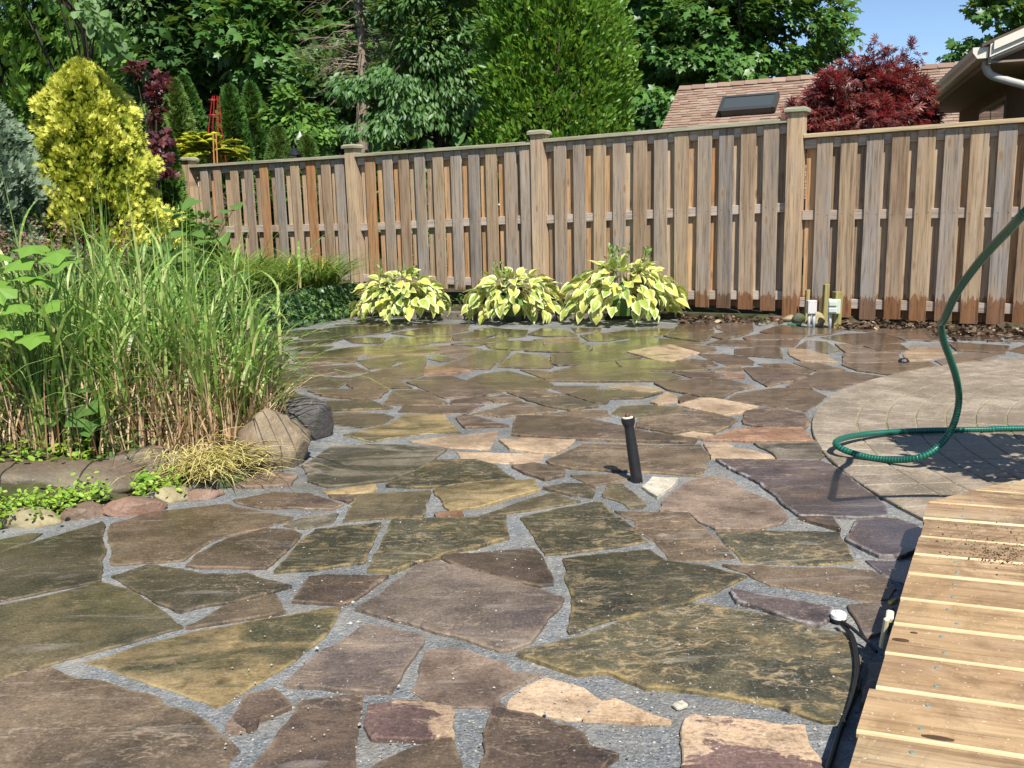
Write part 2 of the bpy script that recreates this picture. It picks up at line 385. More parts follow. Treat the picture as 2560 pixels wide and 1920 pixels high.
st('B','mr',1115,1280,1370,1330,1520,1390,1630,1420,1700,1470,1730,1540,1920,1595,1850,1630,1790,1790,1020,1790,1040,1500,1090,1350)
st('C','ol',-793,940,-700,905,-350,810,-160,740,0,690,150,640,300,605,450,620,800,680,900,700,1080,760,1350,800,1390,900,1440,1000,1410,1130,1360,1260,1300,1380,1170,1365,1000,1300,880,1265,660,1230,380,1180,100,1150,30,1150,-80,1100,-220,1058,-410,1060,-558,1020)
st('C','pt',270,1345,330,1325,580,1350,900,1395,1060,1400,1080,1500,1150,1620,1200,1800,270,1800,265,1500)
st('C','ol',-490,310,-160,270,70,250,180,325,400,350,600,395,690,425,600,470,300,600,0,665,-160,700,-460,795,-480,770,-440,600,-480,450)
st('C','ol',490,140,760,125,1120,125,1280,135,1350,250,1390,330,1200,345,900,345,660,330,560,220)
st('C','br',520,350,800,355,1240,365,1490,385,1620,450,1640,500,1590,570,1450,590,1260,540,1100,520,830,485,740,440,690,405)
st('C','bl',1440,320,1700,320,1790,330,1770,420,1720,480,1560,420)
st('C','bl',580,520,830,560,1240,635,1230,700,1150,755,1060,740,900,690,780,640,620,600)
st('C','pu',1320,610,1560,600,1640,640,1600,780,1440,830,1400,740)
st('C','br',1460,1000,1700,1000,1650,1270,1420,1265)
# middle left
st('D','mr',70,905,390,840,640,850,920,935,830,975,560,960,300,965,100,925)
st('D','gr',450,1100,600,1030,800,995,890,1000,830,1080,620,1120)
st('D','ye',760,835,1000,795,1160,780,1185,830,1000,850,790,850)
st('D','mr',800,862,1040,858,950,925)
st('D','ob',990,890,1060,860,1590,830,1560,930,1540,1030,1200,1045,910,1065,950,980)
st('D','gr',610,640,730,560,820,500,1100,480,1400,485,1715,510,1640,570,1500,660,1260,755,800,800,650,760)
st('D','ol',1240,795,1450,690,1620,600,1950,595,2090,640,2230,742,1950,765,1700,797,1450,808)
st('E','ye',-366,828,-166,795,0,775,260,760,420,755,450,830,200,900,0,960,-236,990,-290,920)
st('D','ol',380,1465,520,1290,690,1125,950,1095,1205,1078,1150,1230,1080,1385,800,1430)
st('D','rd',1610,1015,1700,995,1820,995,1835,1025,1620,1035)
st('E','ob',0,1020,150,970,400,880,560,835,770,910,600,945,300,990,0,1030)
st('D','ye',920,400,1000,380,1280,310,1370,240,1690,235,1740,300,1815,385,1550,385,1280,420,1130,450)
st('D','tn',1430,445,1700,410,1900,390,2090,370,2075,440,2030,515,1700,490)
st('D','pk',60,800,330,680,420,690,560,720,520,790,250,810)
# middle
st('E','ol',310,1035,600,970,900,905,950,920,1030,1010,1200,1130,1290,1220,1000,1270,700,1310,490,1330,400,1170)
st('E','br',1035,985,1300,995,1590,990,1680,1080,1830,1190,1950,1340,1700,1370,1450,1360,1330,1220,1180,1110,1200,1060,1100,1020)
st('F','pk',-576,930,-466,820,-346,750,-176,715,-26,745,60,825,250,900,340,960,410,1030,350,1080,200,1130,-150,1130,-300,1060,-370,1000,-580,985)
st('E','tn',-180,530,-60,530,490,545,440,615,200,615,-140,590)
st('E','tn',150,445,380,430,730,445,690,490,580,550,450,545,230,510)
st('E','mr',245,400,280,260,360,255,800,275,1100,340,1300,390,1660,440,1640,465,1200,455,700,435,420,420)
st('E','br',500,605,660,540,790,475,1100,480,1700,480,1760,560,1730,620,1690,720,1300,690,1050,680,700,660,540,625)
st('E','mr',250,650,420,625,650,665,645,720,500,750,350,700)
st('E','br',700,710,1060,700,1150,730,1000,770,860,790)
st('E','dk',485,815,650,780,800,785,890,810,870,880,700,870,560,830)
st('E','ob',940,850,980,780,1100,780,1200,850,1275,940,1240,970,1150,965,1090,920,940,880)
st('E','wh',1240,810,1330,740,1520,750,1430,840,1360,890)
st('E','br',1220,275,1500,245,1680,225,1980,285,1900,340,1800,390,1600,370,1480,390,1200,340)
st('E','tn',1510,402,1640,380,1790,402,1720,440)
st('E','ob',1015,230,1080,175,1250,165,1500,180,1640,215,1400,245,1150,270)
st('E','tn',1520,170,1700,120,1780,120,2130,185,1990,235,1870,250)
st('E','dk',340,125,700,115,900,180,700,210,520,180)
st('E','br',40,220,310,140,500,185,590,210,350,245,140,260)
st('E','br',490,240,700,216,970,205,1000,260,750,265)
st('F','rd',-250,445,0,365,100,355,510,355,580,440,600,455,300,455,0,450)
st('F','tn',-240,475,-80,465,0,500,250,555,290,590,0,590,-180,580)
st('F','gr',140,470,400,460,630,465,670,560,640,595,320,592,280,540)
st('F','mr',50,310,70,220,240,200,530,240,560,300,530,350,300,350,140,330)
st('F','bl',-160,600,0,596,300,601,640,610,760,650,900,750,1000,830,1110,910,1160,980,1180,1030,950,1045,480,1025,380,960,280,860,150,760,0,690)
st('F','mr',480,1042,740,1050,800,1140,650,1100)
st('F','bl',920,1070,1100,1055,1250,1060,1390,1110,1440,1150,1440,1270,1280,1350,1100,1345,950,1280,840,1210,880,1130)
st('I','br',5,635,300,592,420,592,600,612,690,650,640,700,530,770,300,735,100,700,-70,690)
# far rows
st('H','br',1370,625,1860,590,2020,605,2230,655,2050,690,1950,752,1760,735,1500,685)
st('H','ob',440,605,500,530,740,470,1030,440,1060,490,1220,530,1500,550,1600,580,1440,605,900,610)
st('H','ob',1040,430,1300,415,1560,440,1850,505,1600,515,1220,525,1080,475)
st('H','dk',480,380,820,360,1080,370,1240,405,1000,430,740,465,550,470,490,455)
st('H','tn',1150,355,1400,310,1510,300,1740,365,1600,410,1500,440,1350,415)
st('H','dk',260,345,400,310,720,295,830,300,800,350,560,355)
st('H','ob',840,300,1030,270,1300,235,1530,240,1800,280,1500,295,1250,345,1100,358,850,345)
st('H','br',1500,190,1600,100,1750,92,1880,95,1860,150,1700,180)
st('H','ob',1460,215,1700,186,1880,170,1830,245,1760,260,1600,240)
st('H','pk',1890,115,1960,85,2212,80,2212,165,2000,178,1920,150)
st('H','br',1840,210,2000,185,2212,172,2100,215,1960,240)
st('H','mr',1830,290,1940,250,2180,255,2180,300,2000,295)
st('H','br',1510,290,1650,287,1880,310,1900,345,1750,365,1600,310)
st('H','mr',1760,375,1960,370,2150,395,2212,430,2212,465,2000,465,1850,410)
st('H','mr',1560,430,1700,420,1850,430,1900,465,1800,480,1650,460)
st('H','ob',-100,270,0,260,400,260,380,320,150,335,-40,320)
st('G','dk',600,155,800,130,1190,125,1280,150,1060,190,850,210,770,200)
st('G','br',1190,190,1450,155,1820,140,1810,165,1620,200,1400,215)
st('G','ob',390,215,600,180,830,215,700,247,440,240)
st('G','mr',780,240,950,230,1100,235,1070,280,850,270)
st('G','ob',1120,270,1200,225,1300,235,1480,285,1300,300,1090,310)
st('G','ye',1310,230,1500,205,1690,210,1670,265,1480,270)
st('G','ob',1705,210,1900,180,2060,205,1950,235,1720,250)
st('G','ob',250,290,400,268,700,252,600,280,450,300,260,305)
st('G','ob',270,345,420,308,660,302,560,345)
st('G','ye',310,375,560,352,800,310,1080,287,1060,320,1000,355,830,395,360,395)
st('G','ye',960,390,1110,320,1530,310,1590,355,1450,370,1200,382)
st('G','pk',1550,300,1700,295,1940,325,1800,400,1600,365)
st('G','dk',1840,390,1950,340,2202,340,2120,435,1990,435)
st('G','ob',880,425,1150,390,1450,390,1460,438,1200,440,1150,485,990,500)
st('G','br',820,575,1150,495,1300,450,1460,445,1440,545,1350,580)
st('G','br',350,510,500,480,830,460,980,520,760,550,380,550)
st('G','ob',190,655,300,600,450,562,830,578,700,660)
st('G','br',800,635,850,590,1220,590,1340,665,850,670)
st('G','mr',1310,615,1450,575,1690,560,2120,700,1950,728,1620,750,1480,680)
st('G','br',1600,480,1840,398,1980,440,2050,450,2010,500,1700,500)
st('G','rd',1460,490,1500,478,1860,515,1700,540,1600,540,1460,550)
st('G','dk',1500,410,1560,372,1740,415,1600,435)
st('G','br',460,690,800,682,1130,685,1060,750,900,765,590,735)
st('G','br',1110,800,1190,690,1420,682,1520,720,1660,800,1300,812)
st('G','mr',1690,770,1950,738,2150,745,2180,775,1900,798,1690,803)
st('G','ol',620,780,1000,775,1100,820,1170,840,950,850,620,860)
st('G','mr',1240,870,1270,820,1680,815,1960,812,1830,880,1600,885)
st('G','dk',620,880,850,870,1100,890,1180,915,1080,980,900,1005,640,975)
st('G','mr',1730,930,1800,905,1950,930,2180,1000,1800,1010)
st('G','br',1870,890,1960,860,2212,800,2300,860,2100,910)
st('G','br',60,720,250,690,430,735,300,790,80,780)
st('G','ob',150,600,330,560,400,572,250,620,180,650)
st('G','br',200,530,330,515,390,550,240,570,180,560)
st('G','br',240,455,640,455,500,475,320,490,230,485)
st('H','ob',-254,600,-124,540,110,518,400,590,490,635,390,695,0,685,-100,670)
st('H','br',20,480,130,400,190,362,380,385,430,400,490,470,470,492,200,488)
st('H','pu',470,660,520,642,900,642,840,668,700,680,620,710)
st('H','dk',630,720,750,685,960,683,1300,720,1430,705,1250,755,990,760,960,800,870,800)
st('H','tn',960,655,1100,640,1250,645,1440,685,1330,702,1100,676)
st('H','tn',1340,790,1470,710,1560,745,1550,790,1400,810)
st('H','mr',1565,765,1640,727,1750,760,1600,792)
st('H','br',110,702,400,697,600,730,240,755)
st('H','br',-80,760,60,732,190,752,190,775,0,790)
st('H','mr',1530,527,1850,527,1950,550,1880,580,1700,575)
st('H','br',1860,510,2000,475,2110,475,2130,520,1900,520)
st('H','rd',1970,570,1980,545,2140,545,2145,580)
st('H','ob',390,155,570,165,690,210,440,218,290,200)
st('H','rd',340,245,700,222,700,255,430,265)
st('H','ob',740,210,900,188,1100,235,950,258,800,255)
st('H','ye',920,190,1200,152,1530,152,1450,200,1200,245,1050,215)
st('H','ob',0,160,270,165,240,215,0,240)
st('H','br',660,142,900,142,880,180,700,180)
st('H','br',220,510,420,518,480,530,440,590,360,560)
st('H','br',430,280,640,265,760,268,700,290,440,300)
st('G','ob',150,185,500,152,590,162,350,212,120,215)
st('G','mr',160,255,300,235,380,250,250,275)
st('G','br',1200,128,1500,112,1830,112,1800,135,1560,148,1300,140)
st('G','br',700,118,1150,108,1180,122,800,126)
st('G','ob',1700,288,1900,258,2160,228,2160,255,1880,300)
st('G','ob',1900,170,2040,150,2212,165,2180,205,2070,200)
st('G','br',330,420,500,408,860,405,840,440,640,445,360,445)
# right side up to the pavers and the fence
st('I','br',200,160,340,110,540,135,810,140,700,175,520,192,350,185)
st('I','pk',70,205,200,178,500,198,480,215,100,225)
st('I','mr',0,232,480,227,430,270,0,265)
st('I','mr',0,300,200,282,330,282,350,360,130,345,0,345)
st('I','tn',420,340,410,290,560,300,680,340,770,395,500,380)
st('I','mr',470,280,540,222,700,232,790,300,700,320)
st('I','br',660,200,850,172,1100,168,1300,230,1150,248,950,258)
st('I','pk',840,140,880,110,1400,135,1550,165,1550,225,1300,218,1120,165)
st('I','br',990,268,1250,252,1330,300,1100,308)
st('I','pk',770,255,950,268,1080,312,1250,318,1000,325,850,318)
st('I','pk',830,330,1240,325,1250,385,1000,400,830,395)
st('I','tn',1340,275,1600,270,1680,318,1500,368,1320,380,1290,330)
st('I','br',1630,242,2090,270,2060,320,1700,300)
st('I','mr',1650,185,1900,165,2040,230,1700,212)
st('I','pk',1540,380,1760,322,2060,332,1900,370,1600,420)
st('I','br',820,412,1480,392,1540,420,1250,475,1200,490,950,458)
st('I','mr',540,520,620,470,820,462,1130,500,900,555,760,610,650,600,560,560)
st('I','br',440,395,640,398,830,450,620,458)
st('I','mr',180,405,400,402,610,458,560,472,250,430)
st('I','mr',390,585,440,548,530,528,590,600)
st('I','mr',60,440,200,432,560,490,450,530,240,578,150,530)
st('I','br',2100,300,2260,240,2500,250,2500,310,2250,330)
st('I','mr',2080,235,2150,215,2500,215,2500,235,2260,228)
st('I','br',1650,150,1900,140,2060,180,2020,205,1880,155,1680,172)

def roughen(poly, step=.022, amp=.0032, seed=0):
    out = []; k = len(poly)
    for i in range(k):
        a, b = poly[i], poly[(i + 1) % k]; L = (b - a).length; n_ = max(1, min(30, int(L / step)))
        for j in range(n_):
            p = a.lerp(b, j / n_)
            q = Vector((p.x * 14, p.y * 14, seed * 3.1)); q2 = Vector((p.x * 55, p.y * 55, seed * 1.7))
            d = Vector((mnoise.noise(q), mnoise.noise(q + Vector((9, 4, 0)))) ) * amp * 1.5 + Vector((mnoise.noise(q2), mnoise.noise(q2 + Vector((5, 8, 0))))) * amp * .8
            out.append(p + d)
    return out
def make_stone(k, pix, idx):
    P = [G(*p).to_2d() for p in pix]
    ar = sum(P[i].x * P[(i + 1) % len(P)].y - P[(i + 1) % len(P)].x * P[i].y for i in range(len(P)))
    if ar < 0: P.reverse()
    ar = abs(ar) / 2
    gw_ = min(.026, max(0, .0045 * (sum(p.y for p in P) / len(P) - 3.2)))
    if gw_ > 0:
        c0 = sum(P, Vector((0, 0))) / len(P); P = [p + (p - c0).normalized() * gw_ for p in P]
    P = roughen(P, .016 if ar > .02 else .03, .0056, idx)
    c = sum(P, Vector((0, 0))) / len(P); n_ = len(P)
    h = .004 + .011 * random.random()
    tx, ty = random.uniform(-.007, .007), random.uniform(-.007, .007)
    def top(p, dz): return (p.x - c.x, p.y - c.y, h + dz + (p.x - c.x) * tx + (p.y - c.y) * ty)
    PA = np.array([(p.x, p.y) for p in P]); nx_ = np.roll(PA, -1, 0); tn_ = nx_ - np.roll(PA, 1, 0); tn_ /= np.maximum(np.linalg.norm(tn_, axis=1, keepdims=True), 1e-6)
    NR = np.stack([-tn_[:, 1], tn_[:, 0]], 1); sv_ = nx_ - PA; sl_ = np.maximum((sv_ ** 2).sum(1), 1e-12)
    def clear(Q):
        d_ = Q[:, None, :] - PA[None]; u_ = np.clip((d_ * sv_[None]).sum(2) / sl_[None], 0, 1)
        return np.sqrt(((d_ - u_[..., None] * sv_[None]) ** 2).sum(2)).min(1)
    NS = NR + np.roll(NR, 1, 0) + np.roll(NR, -1, 0); NS /= np.maximum(np.linalg.norm(NS, axis=1, keepdims=True), 1e-6)
    def crosses(Q):
        A_ = Q; B_ = np.roll(Q, -1, 0); r_ = B_ - A_; w_ = A_[None] - A_[:, None]
        den = r_[:, None, 0] * r_[None, :, 1] - r_[:, None, 1] * r_[None, :, 0]; den = np.where(np.abs(den) < 1e-14, 1e-14, den)
        t_ = (w_[..., 0] * r_[None, :, 1] - w_[..., 1] * r_[None, :, 0]) / den; u_ = (w_[..., 0] * r_[:, None, 1] - w_[..., 1] * r_[:, None, 0]) / den
        hit = (t_ > 0) & (t_ < 1) & (u_ > 0) & (u_ < 1); k_ = np.arange(n_); dk = np.abs(k_[:, None] - k_[None]); hit &= (dk > 1) & (dk < n_ - 1)
        return hit
    def inset(dist):
        dd_ = np.full(n_, dist)
        for _ in range(7):
            Q = PA + NS * dd_[:, None]
            bad = clear(Q) < dd_ * .72; h_ = crosses(Q)
            bad |= h_.any(1) | h_.any(0)
            if not bad.any(): break
            bad |= np.roll(bad, 1) | np.roll(bad, -1)
            dd_[bad] *= .5
        return [Vector(q) for q in PA + NS * dd_[:, None]]
    V = [(p.x - c.x, p.y - c.y, -.02) for p in P]
    V += [top(p, -.0035) for p in P]
    V += [top(p, 0) for p in inset(.003)]
    V += [top(p, .0003) for p in inset(.016)]
    Fs = []
    for r in range(3):
        for i in range(n_):
            j = (i + 1) % n_; Fs.append((r * n_ + i, r * n_ + j, (r + 1) * n_ + j, (r + 1) * n_ + i))
    Fs.append(tuple(3 * n_ + i for i in range(n_)))
    o = mesh('flagstone', V, Fs, MS[k], patio, loc=(c.x, c.y, 0))
    a = o.data.attributes.new('edge', 'FLOAT', 'POINT')
    a.data.foreach_set('value', [1.0] * (3 * n_) + [0.0] * n_)
    return o
for i, (k, pix) in enumerate(ST): make_stone(k, pix, i)

# loose chips and grit washed over the joints
def octa(p, r, sq):
    a = random.uniform(0, 3.14); ca, sa = math.cos(a), math.sin(a)
    L = [(r, 0, 0), (0, r * sq, 0), (-r * .9, 0, 0), (0, -r * sq, 0), (0, 0, r * .7), (0, 0, -r * .5)]
    return [(p.x + x * ca - y * sa, p.y + x * sa + y * ca, p.z + z) for x, y, z in L], [(0, 1, 4), (1, 2, 4), (2, 3, 4), (3, 0, 4), (1, 0, 5), (2, 1, 5), (3, 2, 5), (0, 3, 5)]
s = N('grit'); s.set(s.ramp(s.noise(s.coord('Object'), 60, 2), [(.35, (.22, .21, .2)), (.5, (.36, .33, .28)), (.65, (.54, .48, .39))], 'CONSTANT'), .8, .2); M_GRIT = s.mat
parts = []
for i in range(5200):
    px = random.uniform(560, 2300); py = 840 + 1080 * random.random() ** 1.1
    p = G(px, py)
    if p.x < -1.0 and p.y > 2.6: continue
    p.z = random.choice([.002, .002, .012]); r = random.uniform(.0016, .0042)
    if p.z > .005 and random.random() < .6: continue
    if random.random() < .04: r *= 1.9
    parts.append(octa(p, r, random.uniform(.6, .9)))
V, Fs = merge(parts)
tag(mesh('loose_gravel', V, Fs, M_GRIT), 'fine pale grit scattered over the patio joints', 'gravel', kind='stuff')

# ------------------------------------------------------------------ round paver area
CX, CY, CR = 3.95, 3.425, 2.665
s = N('paver_concrete'); v = s.coord('Object', (1, 1, 1)); gp = s.new('ShaderNodeNewGeometry').outputs['Position']
n1 = s.noise(gp, 90, 3, .65); n2 = s.noise(gp, 1.3, 5, .7, .4); n3 = s.noise(s.new('ShaderNodeMapping').outputs[0], 7, 6, .7); n3 = s.noise(gp, 5.5, 7, .72, .5)
col = s.mix(s.ramp(n2, [(.40, 0), (.56, 1)]), (.15, .118, .077), (.30, .25, .185))
col = s.mix(s.ramp(n3, [(.42, .75), (.56, 0)]), col, (.15, .12, .085))
col = s.mix(s.ramp(s.rand(), [(0, .0), (1, .22)]), col, (.30, .23, .17))
col = s.mix(s.ramp(n1, [(.34, .5), (.5, 0)]), col, (.14, .12, .10)); col = s.mix(s.ramp(n1, [(.58, 0), (.72, .6)]), col, (.48, .42, .34))
s.set(col, s.ramp(n3, [(.4, .36), (.6, .75)]), .35); s.bump(s.math('ADD', n1, n3), .5, .005); M_PAVER = s.mat
s = N('paver_joint_dirt'); v = s.coord('Object'); n1 = s.noise(v, 60, 4, .7); n2 = s.noise(v, 3, 4, .6); s.set(s.mix(s.ramp(n2, [(.4, 0), (.6, 1)]), s.ramp(n1, [(.3, (.15, .12, .085)), (.7, (.36, .31, .24))]), s.ramp(n1, [(.3, (.10, .11, .04)), (.7, (.25, .24, .12))])), .9, .1); s.bump(n1, .6, .006); M_PDIRT = s.mat
n_ = 120
bedV = [(CX + CR * math.cos(2 * math.pi * i / n_), CY + CR * math.sin(2 * math.pi * i / n_)) for i in range(n_)]
pav = tag(poly_prism('paver_circle', bedV, -.05, .0105, M_PDIRT), 'round area of weathered tan concrete pavers', kind='structure')
cnt = 0
for ring in range(14):
    r1 = CR - ring * .205 if ring == 0 else CR - .205 - (ring - 1) * .13; wd = .2 if ring == 0 else .125; r0 = r1 - wd
    k = max(8, int(round(2 * math.pi * (r1 - wd / 2) / (.128 if ring == 0 else .20)))); off = random.random()
    for i in range(k):
        a0 = 2 * math.pi * (i + off) / k; a1 = 2 * math.pi * (i + 1 + off) / k - .003 / r1
        am = (a0 + a1) / 2; x, y = CX + r1 * math.cos(am), CY + r1 * math.sin(am)
        if x > .60 * y + .25 or y < 2.2: continue            # past the frame's edge or under the deck
        h = .0140 + random.uniform(-.0012, .0012); b = .0035
        def pt(r, a, z): return (r * math.cos(a) + CX - x, r * math.sin(a) + CY - y, z)
        da = b / r1
        V = [pt(r0, a0, 0), pt(r1, a0, 0), pt(r1, a1, 0), pt(r0, a1, 0), pt(r0, a0, h - b), pt(r1, a0, h - b), pt(r1, a1, h - b), pt(r0, a1, h - b),
             pt(r0 + b, a0 + da, h), pt(r1 - b, a0 + da, h), pt(r1 - b, a1 - da, h), pt(r0 + b, a1 - da, h)]
        Fs = [(0, 1, 5, 4), (1, 2, 6, 5), (2, 3, 7, 6), (3, 0, 4, 7), (4, 5, 9, 8), (5, 6, 10, 9), (6, 7, 11, 10), (7, 4, 8, 11), (8, 9, 10, 11)]
        mesh('paver', V, Fs, M_PAVER, pav, loc=(x, y, 0)); cnt += 1
print('pavers', cnt, 'stones', len(ST))

# ------------------------------------------------------------------ timber deck
def m_wood(name, tones, knots=True, along='Z', rough=.75, stain=None, grainc=(.5, .42, .36), wetlow=False, worn=None):
    s = N(name)
    sc = {'Z': (1, 1, .045), 'X': (.045, 1, 1)}[along]
    v = s.coord('Object', sc, 23); n1 = s.noise(v, 62, 5, .65, .15); n2 = s.noise(v, 14, 4, .6, .4); n3 = s.noise(v, 190, 3, .6)
    r = s.rand()
    base = s.ramp(r, tones)
    vt = s.coord('Object', (1, 1, .25) if along == 'Z' else (.25, 1, 1), 51); n4 = s.noise(vt, 5, 4, .6, .3)
    col = s.mix(s.ramp(n4, [(.42, 0), (.66, .75)]), base, stain or (.42, .29, .17))
    col = s.mix(s.ramp(n2, [(.35, .6), (.6, 0)]), col, grainc, 'MULTIPLY')
    col = s.mix(s.ramp(n1, [(.36, .75), (.5, 0)]), col, (.45, .41, .38), 'MULTIPLY'); col = s.mix(s.ramp(n1, [(.54, 0), (.7, .5)]), col, (1.35, 1.33, 1.3), 'MULTIPLY')
    col = s.mix(s.ramp(n3, [(.60, 0), (.75, .25)]), col, (.6, .55, .48))
    hh = n1
    if knots:
        vk = s.swz(s.coord('Object', (1, 1, .30) if along == 'Z' else (.30, 1, 1), 77), 'XZY' if along == 'Z' else 'XYZ'); kn = s.voronoi(vk, 6.5, 'F1', 'Distance', 1.0, '2D')
        km = s.math('MULTIPLY', s.ramp(kn, [(.03, .9), (.07, .55), (.10, .0)]), s.ramp(s.noise(vk, 2.2, 1), [(.42, .2), (.6, 1)]))
        kr = s.ramp(s.math('SINE', s.math('MULTIPLY', kn, 170)), [(.2, .5), (.6, 0)])
        halo = s.ramp(kn, [(.09, .9), (.26, 0)])
        col = s.mix(s.math('MULTIPLY', halo, kr), col, (.38, .27, .18))
        col = s.mix(km, col, (.22, .13, .07)); 
    if worn is not None:
        gp = s.new('ShaderNodeNewGeometry').outputs['Position']; wb = s.noise(gp, 3.1, 7, .7, .7); wb2 = s.noise(gp, 17, 5, .7)
        col = s.mix(s.ramp(wb, [(.48, 0), (.60, .9)]), col, worn, 'MULTIPLY'); col = s.mix(s.ramp(wb2, [(.30, .55), (.42, 0)]), col, (.5, .45, .4), 'MULTIPLY')
        col = s.mix(s.ramp(s.noise(gp, 1.6, 4, .6), [(.5, 0), (.68, .5)]), col, (.36, .235, .115)); col = s.mix(s.ramp(s.noise(gp, 130, 2), [(.66, 0), (.74, .6)]), col, (.7, .62, .5))
        rough = s.ramp(wb, [(.45, .55), (.6, .3)])
    if wetlow:
        geo = s.new('ShaderNodeNewGeometry'); sx = s.new('ShaderNodeSeparateXYZ'); s.l.new(geo.outputs['Position'], sx.inputs[0])
        jag = s.noise(s.coord('Object', (1, 1, .2), 91), 26, 4, .7)
        lvl = s.math('SUBTRACT', sx.outputs['Z'], s.math('MULTIPLY', jag, .34))
        wet = s.ramp(lvl, [(.055, 1), (.075, 0)])
        col = s.mix(wet, col, (.60, .40, .28), 'MULTIPLY')
    s.set(col, rough, .25); s.bump(hh, .45, .004); return s.mat
M_DECK = m_wood('deck_wood', [(0, (.46, .33, .185)), (.3, (.37, .255, .145)), (.6, (.42, .32, .19)), (.8, (.35, .255, .16)), (1, (.50, .365, .21))], True, 'X', .42, (.34, .21, .115), (.6, .5, .42), False, (.55, .50, .46))
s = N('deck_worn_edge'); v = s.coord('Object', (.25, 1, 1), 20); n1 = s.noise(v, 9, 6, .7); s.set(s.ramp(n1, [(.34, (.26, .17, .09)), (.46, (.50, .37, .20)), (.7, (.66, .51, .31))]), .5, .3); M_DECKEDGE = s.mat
M_DECKDK = m_plain('deck_frame_wood', (.30, .22, .12), .8, .2, 0, .25, 20, .3)
M_SCREW = m_plain('deck_screw_metal', (.20, .27, .24), .5, .4, .3, .3, 200)
DH = .135; d_ = Vector((.941, -.338)).normalized(); e_ = Vector((.338, .941)).normalized()
deck = empty('deck', (0.9, 1.9, 0)); tag(deck, 'low timber deck of tan boards with rounded pale edges beside the patio', 'deck')
ye = [1223, 1262, 1303, 1350, 1397, 1447, 1513, 1579, 1657, 1750, 1871]
edges = [e_.dot(G(2416, y, DH).to_2d()) for y in ye]
L0, L1 = Vector((.541, 1.368)), Vector((1.262, 2.69))       # left edge of the deck
C0, C1 = Vector((1.278, 2.698)), Vector((1.690, 2.915))     # clipped far corner
def isect(p, d, a, b):
    r = b - a; den = d.x * r.y - d.y * r.x
    return ((a.x - p.x) * r.y - (a.y - p.y) * r.x) / den
edges = sorted(edges)
w0 = (edges[-1] - edges[0]) / (len(edges) - 1)
ed = [edges[0] - w0 * k for k in range(9, 0, -1)] + edges + [edges[-1] + w0 * k for k in range(1, 4)]
DINV = deck.matrix_world.inverted()
def deck_plank(a, b, jit):
    g = .0025; pts = []
    for e0 in (a + g, b - g):
        p = e_ * e0; t = isect(p, d_, L0, L1); t2 = isect(p, d_, C0, C1)
        if e0 > e_.dot(C0): t = max(t, t2)
        pts.append(t + jit)
    tr = 4.2; ang = math.atan2(d_.y, d_.x)
    org = e_ * ((a + b) / 2) + d_ * min(pts); hw = (b - a) / 2 - g; rr = .006; th = .032
    # profile across the board with rounded edges
    prof = [(-hw, -th), (-hw, -rr), (-hw + rr * .3, -rr * .3), (-hw + rr, 0), (hw - rr, 0), (hw - rr * .3, -rr * .3), (hw, -rr), (hw, -th)]
    V = []; 
    for end in (0, 1):
        for (u, z) in prof:
            tt = pts[0] + (pts[1] - pts[0]) * ((u + hw) / (2 * hw)) - min(pts) if end == 0 else tr - min(pts)
            V.append((tt, u, z))
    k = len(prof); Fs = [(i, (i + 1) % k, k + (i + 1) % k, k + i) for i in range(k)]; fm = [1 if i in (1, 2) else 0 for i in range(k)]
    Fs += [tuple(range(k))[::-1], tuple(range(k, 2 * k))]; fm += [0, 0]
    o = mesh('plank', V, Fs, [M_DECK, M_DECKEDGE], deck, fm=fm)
    o.location = (org.x - .9, org.y - 1.9, DH + random.uniform(-.001, .001)); o.rotation_euler = (0, 0, ang)
    bm = o.data; return o, pts[0] - min(pts)
V, Fs = lathe([(.0005, .0008), (.0042, .0008), (.0047, 0), (.0047, -.001)], 10)
scr = bpy.data.meshes.new('screw'); scr.from_pydata([tuple(v_) for v_ in V], [], Fs); scr.materials.append(M_SCREW)
for i in range(len(ed) - 1):
    o, _ = deck_plank(ed[i], ed[i + 1], random.uniform(-.006, .006))
    wv = ed[i + 1] - ed[i]
    for u in (-.26, .24):
        for tx in (.09 + random.uniform(-.012, .012), .72 + random.uniform(-.01, .01)):
            inst(scr, 'screw', o, Matrix.Translation((tx + abs(u) * .1, u * wv, .0009)))
M_KNOT = m_plain('dark_knot', (.07, .04, .022), .6, .3, 0, .4, 90)
for kpx, kpy, ka, kb in ((2345, 1846, .026, .007), (2252, 1600, .016, .006), (2285, 1582, .007, .003)):
    kp = G(kpx, kpy, DH); V, Fs = lathe([(.98, -.0005), (1, .0012), (.6, .0016), (.05, .0013)], 18)
    o = mesh('knot', [(v_.x * ka * (1 + .12 * math.sin(3 * i_)), v_.y * kb, v_.z) for i_, v_ in enumerate(V)], Fs, M_KNOT, deck, loc=(kp.x - .9, kp.y - 1.9, DH)); o.rotation_euler = (0, 0, math.atan2(d_.y, d_.x))
# frame under the boards
bm = bmesh.new()
ld = (L1 - L0).normalized(); ln = Vector((ld.y, -ld.x))
mid = (L0 + L1) / 2 + ln * .10 - ld * .6; rot = Matrix.Rotation(math.atan2(ld.y, ld.x), 3, 'Z')
bm_box(bm, (mid.x - .9, mid.y - 1.9, .05), (2.6, .038, .098), rot)
cdv = (C1 - C0).normalized(); mid = (C0 + C1) / 2 + Vector((cdv.y, -cdv.x)) * .06 + cdv * .6
bm_box(bm, (mid.x - .9, mid.y - 1.9, .05), (1.6, .038, .098), Matrix.Rotation(math.atan2(cdv.y, cdv.x), 3, 'Z'))
bmobj('rim_joist', bm, M_DECKDK, deck)
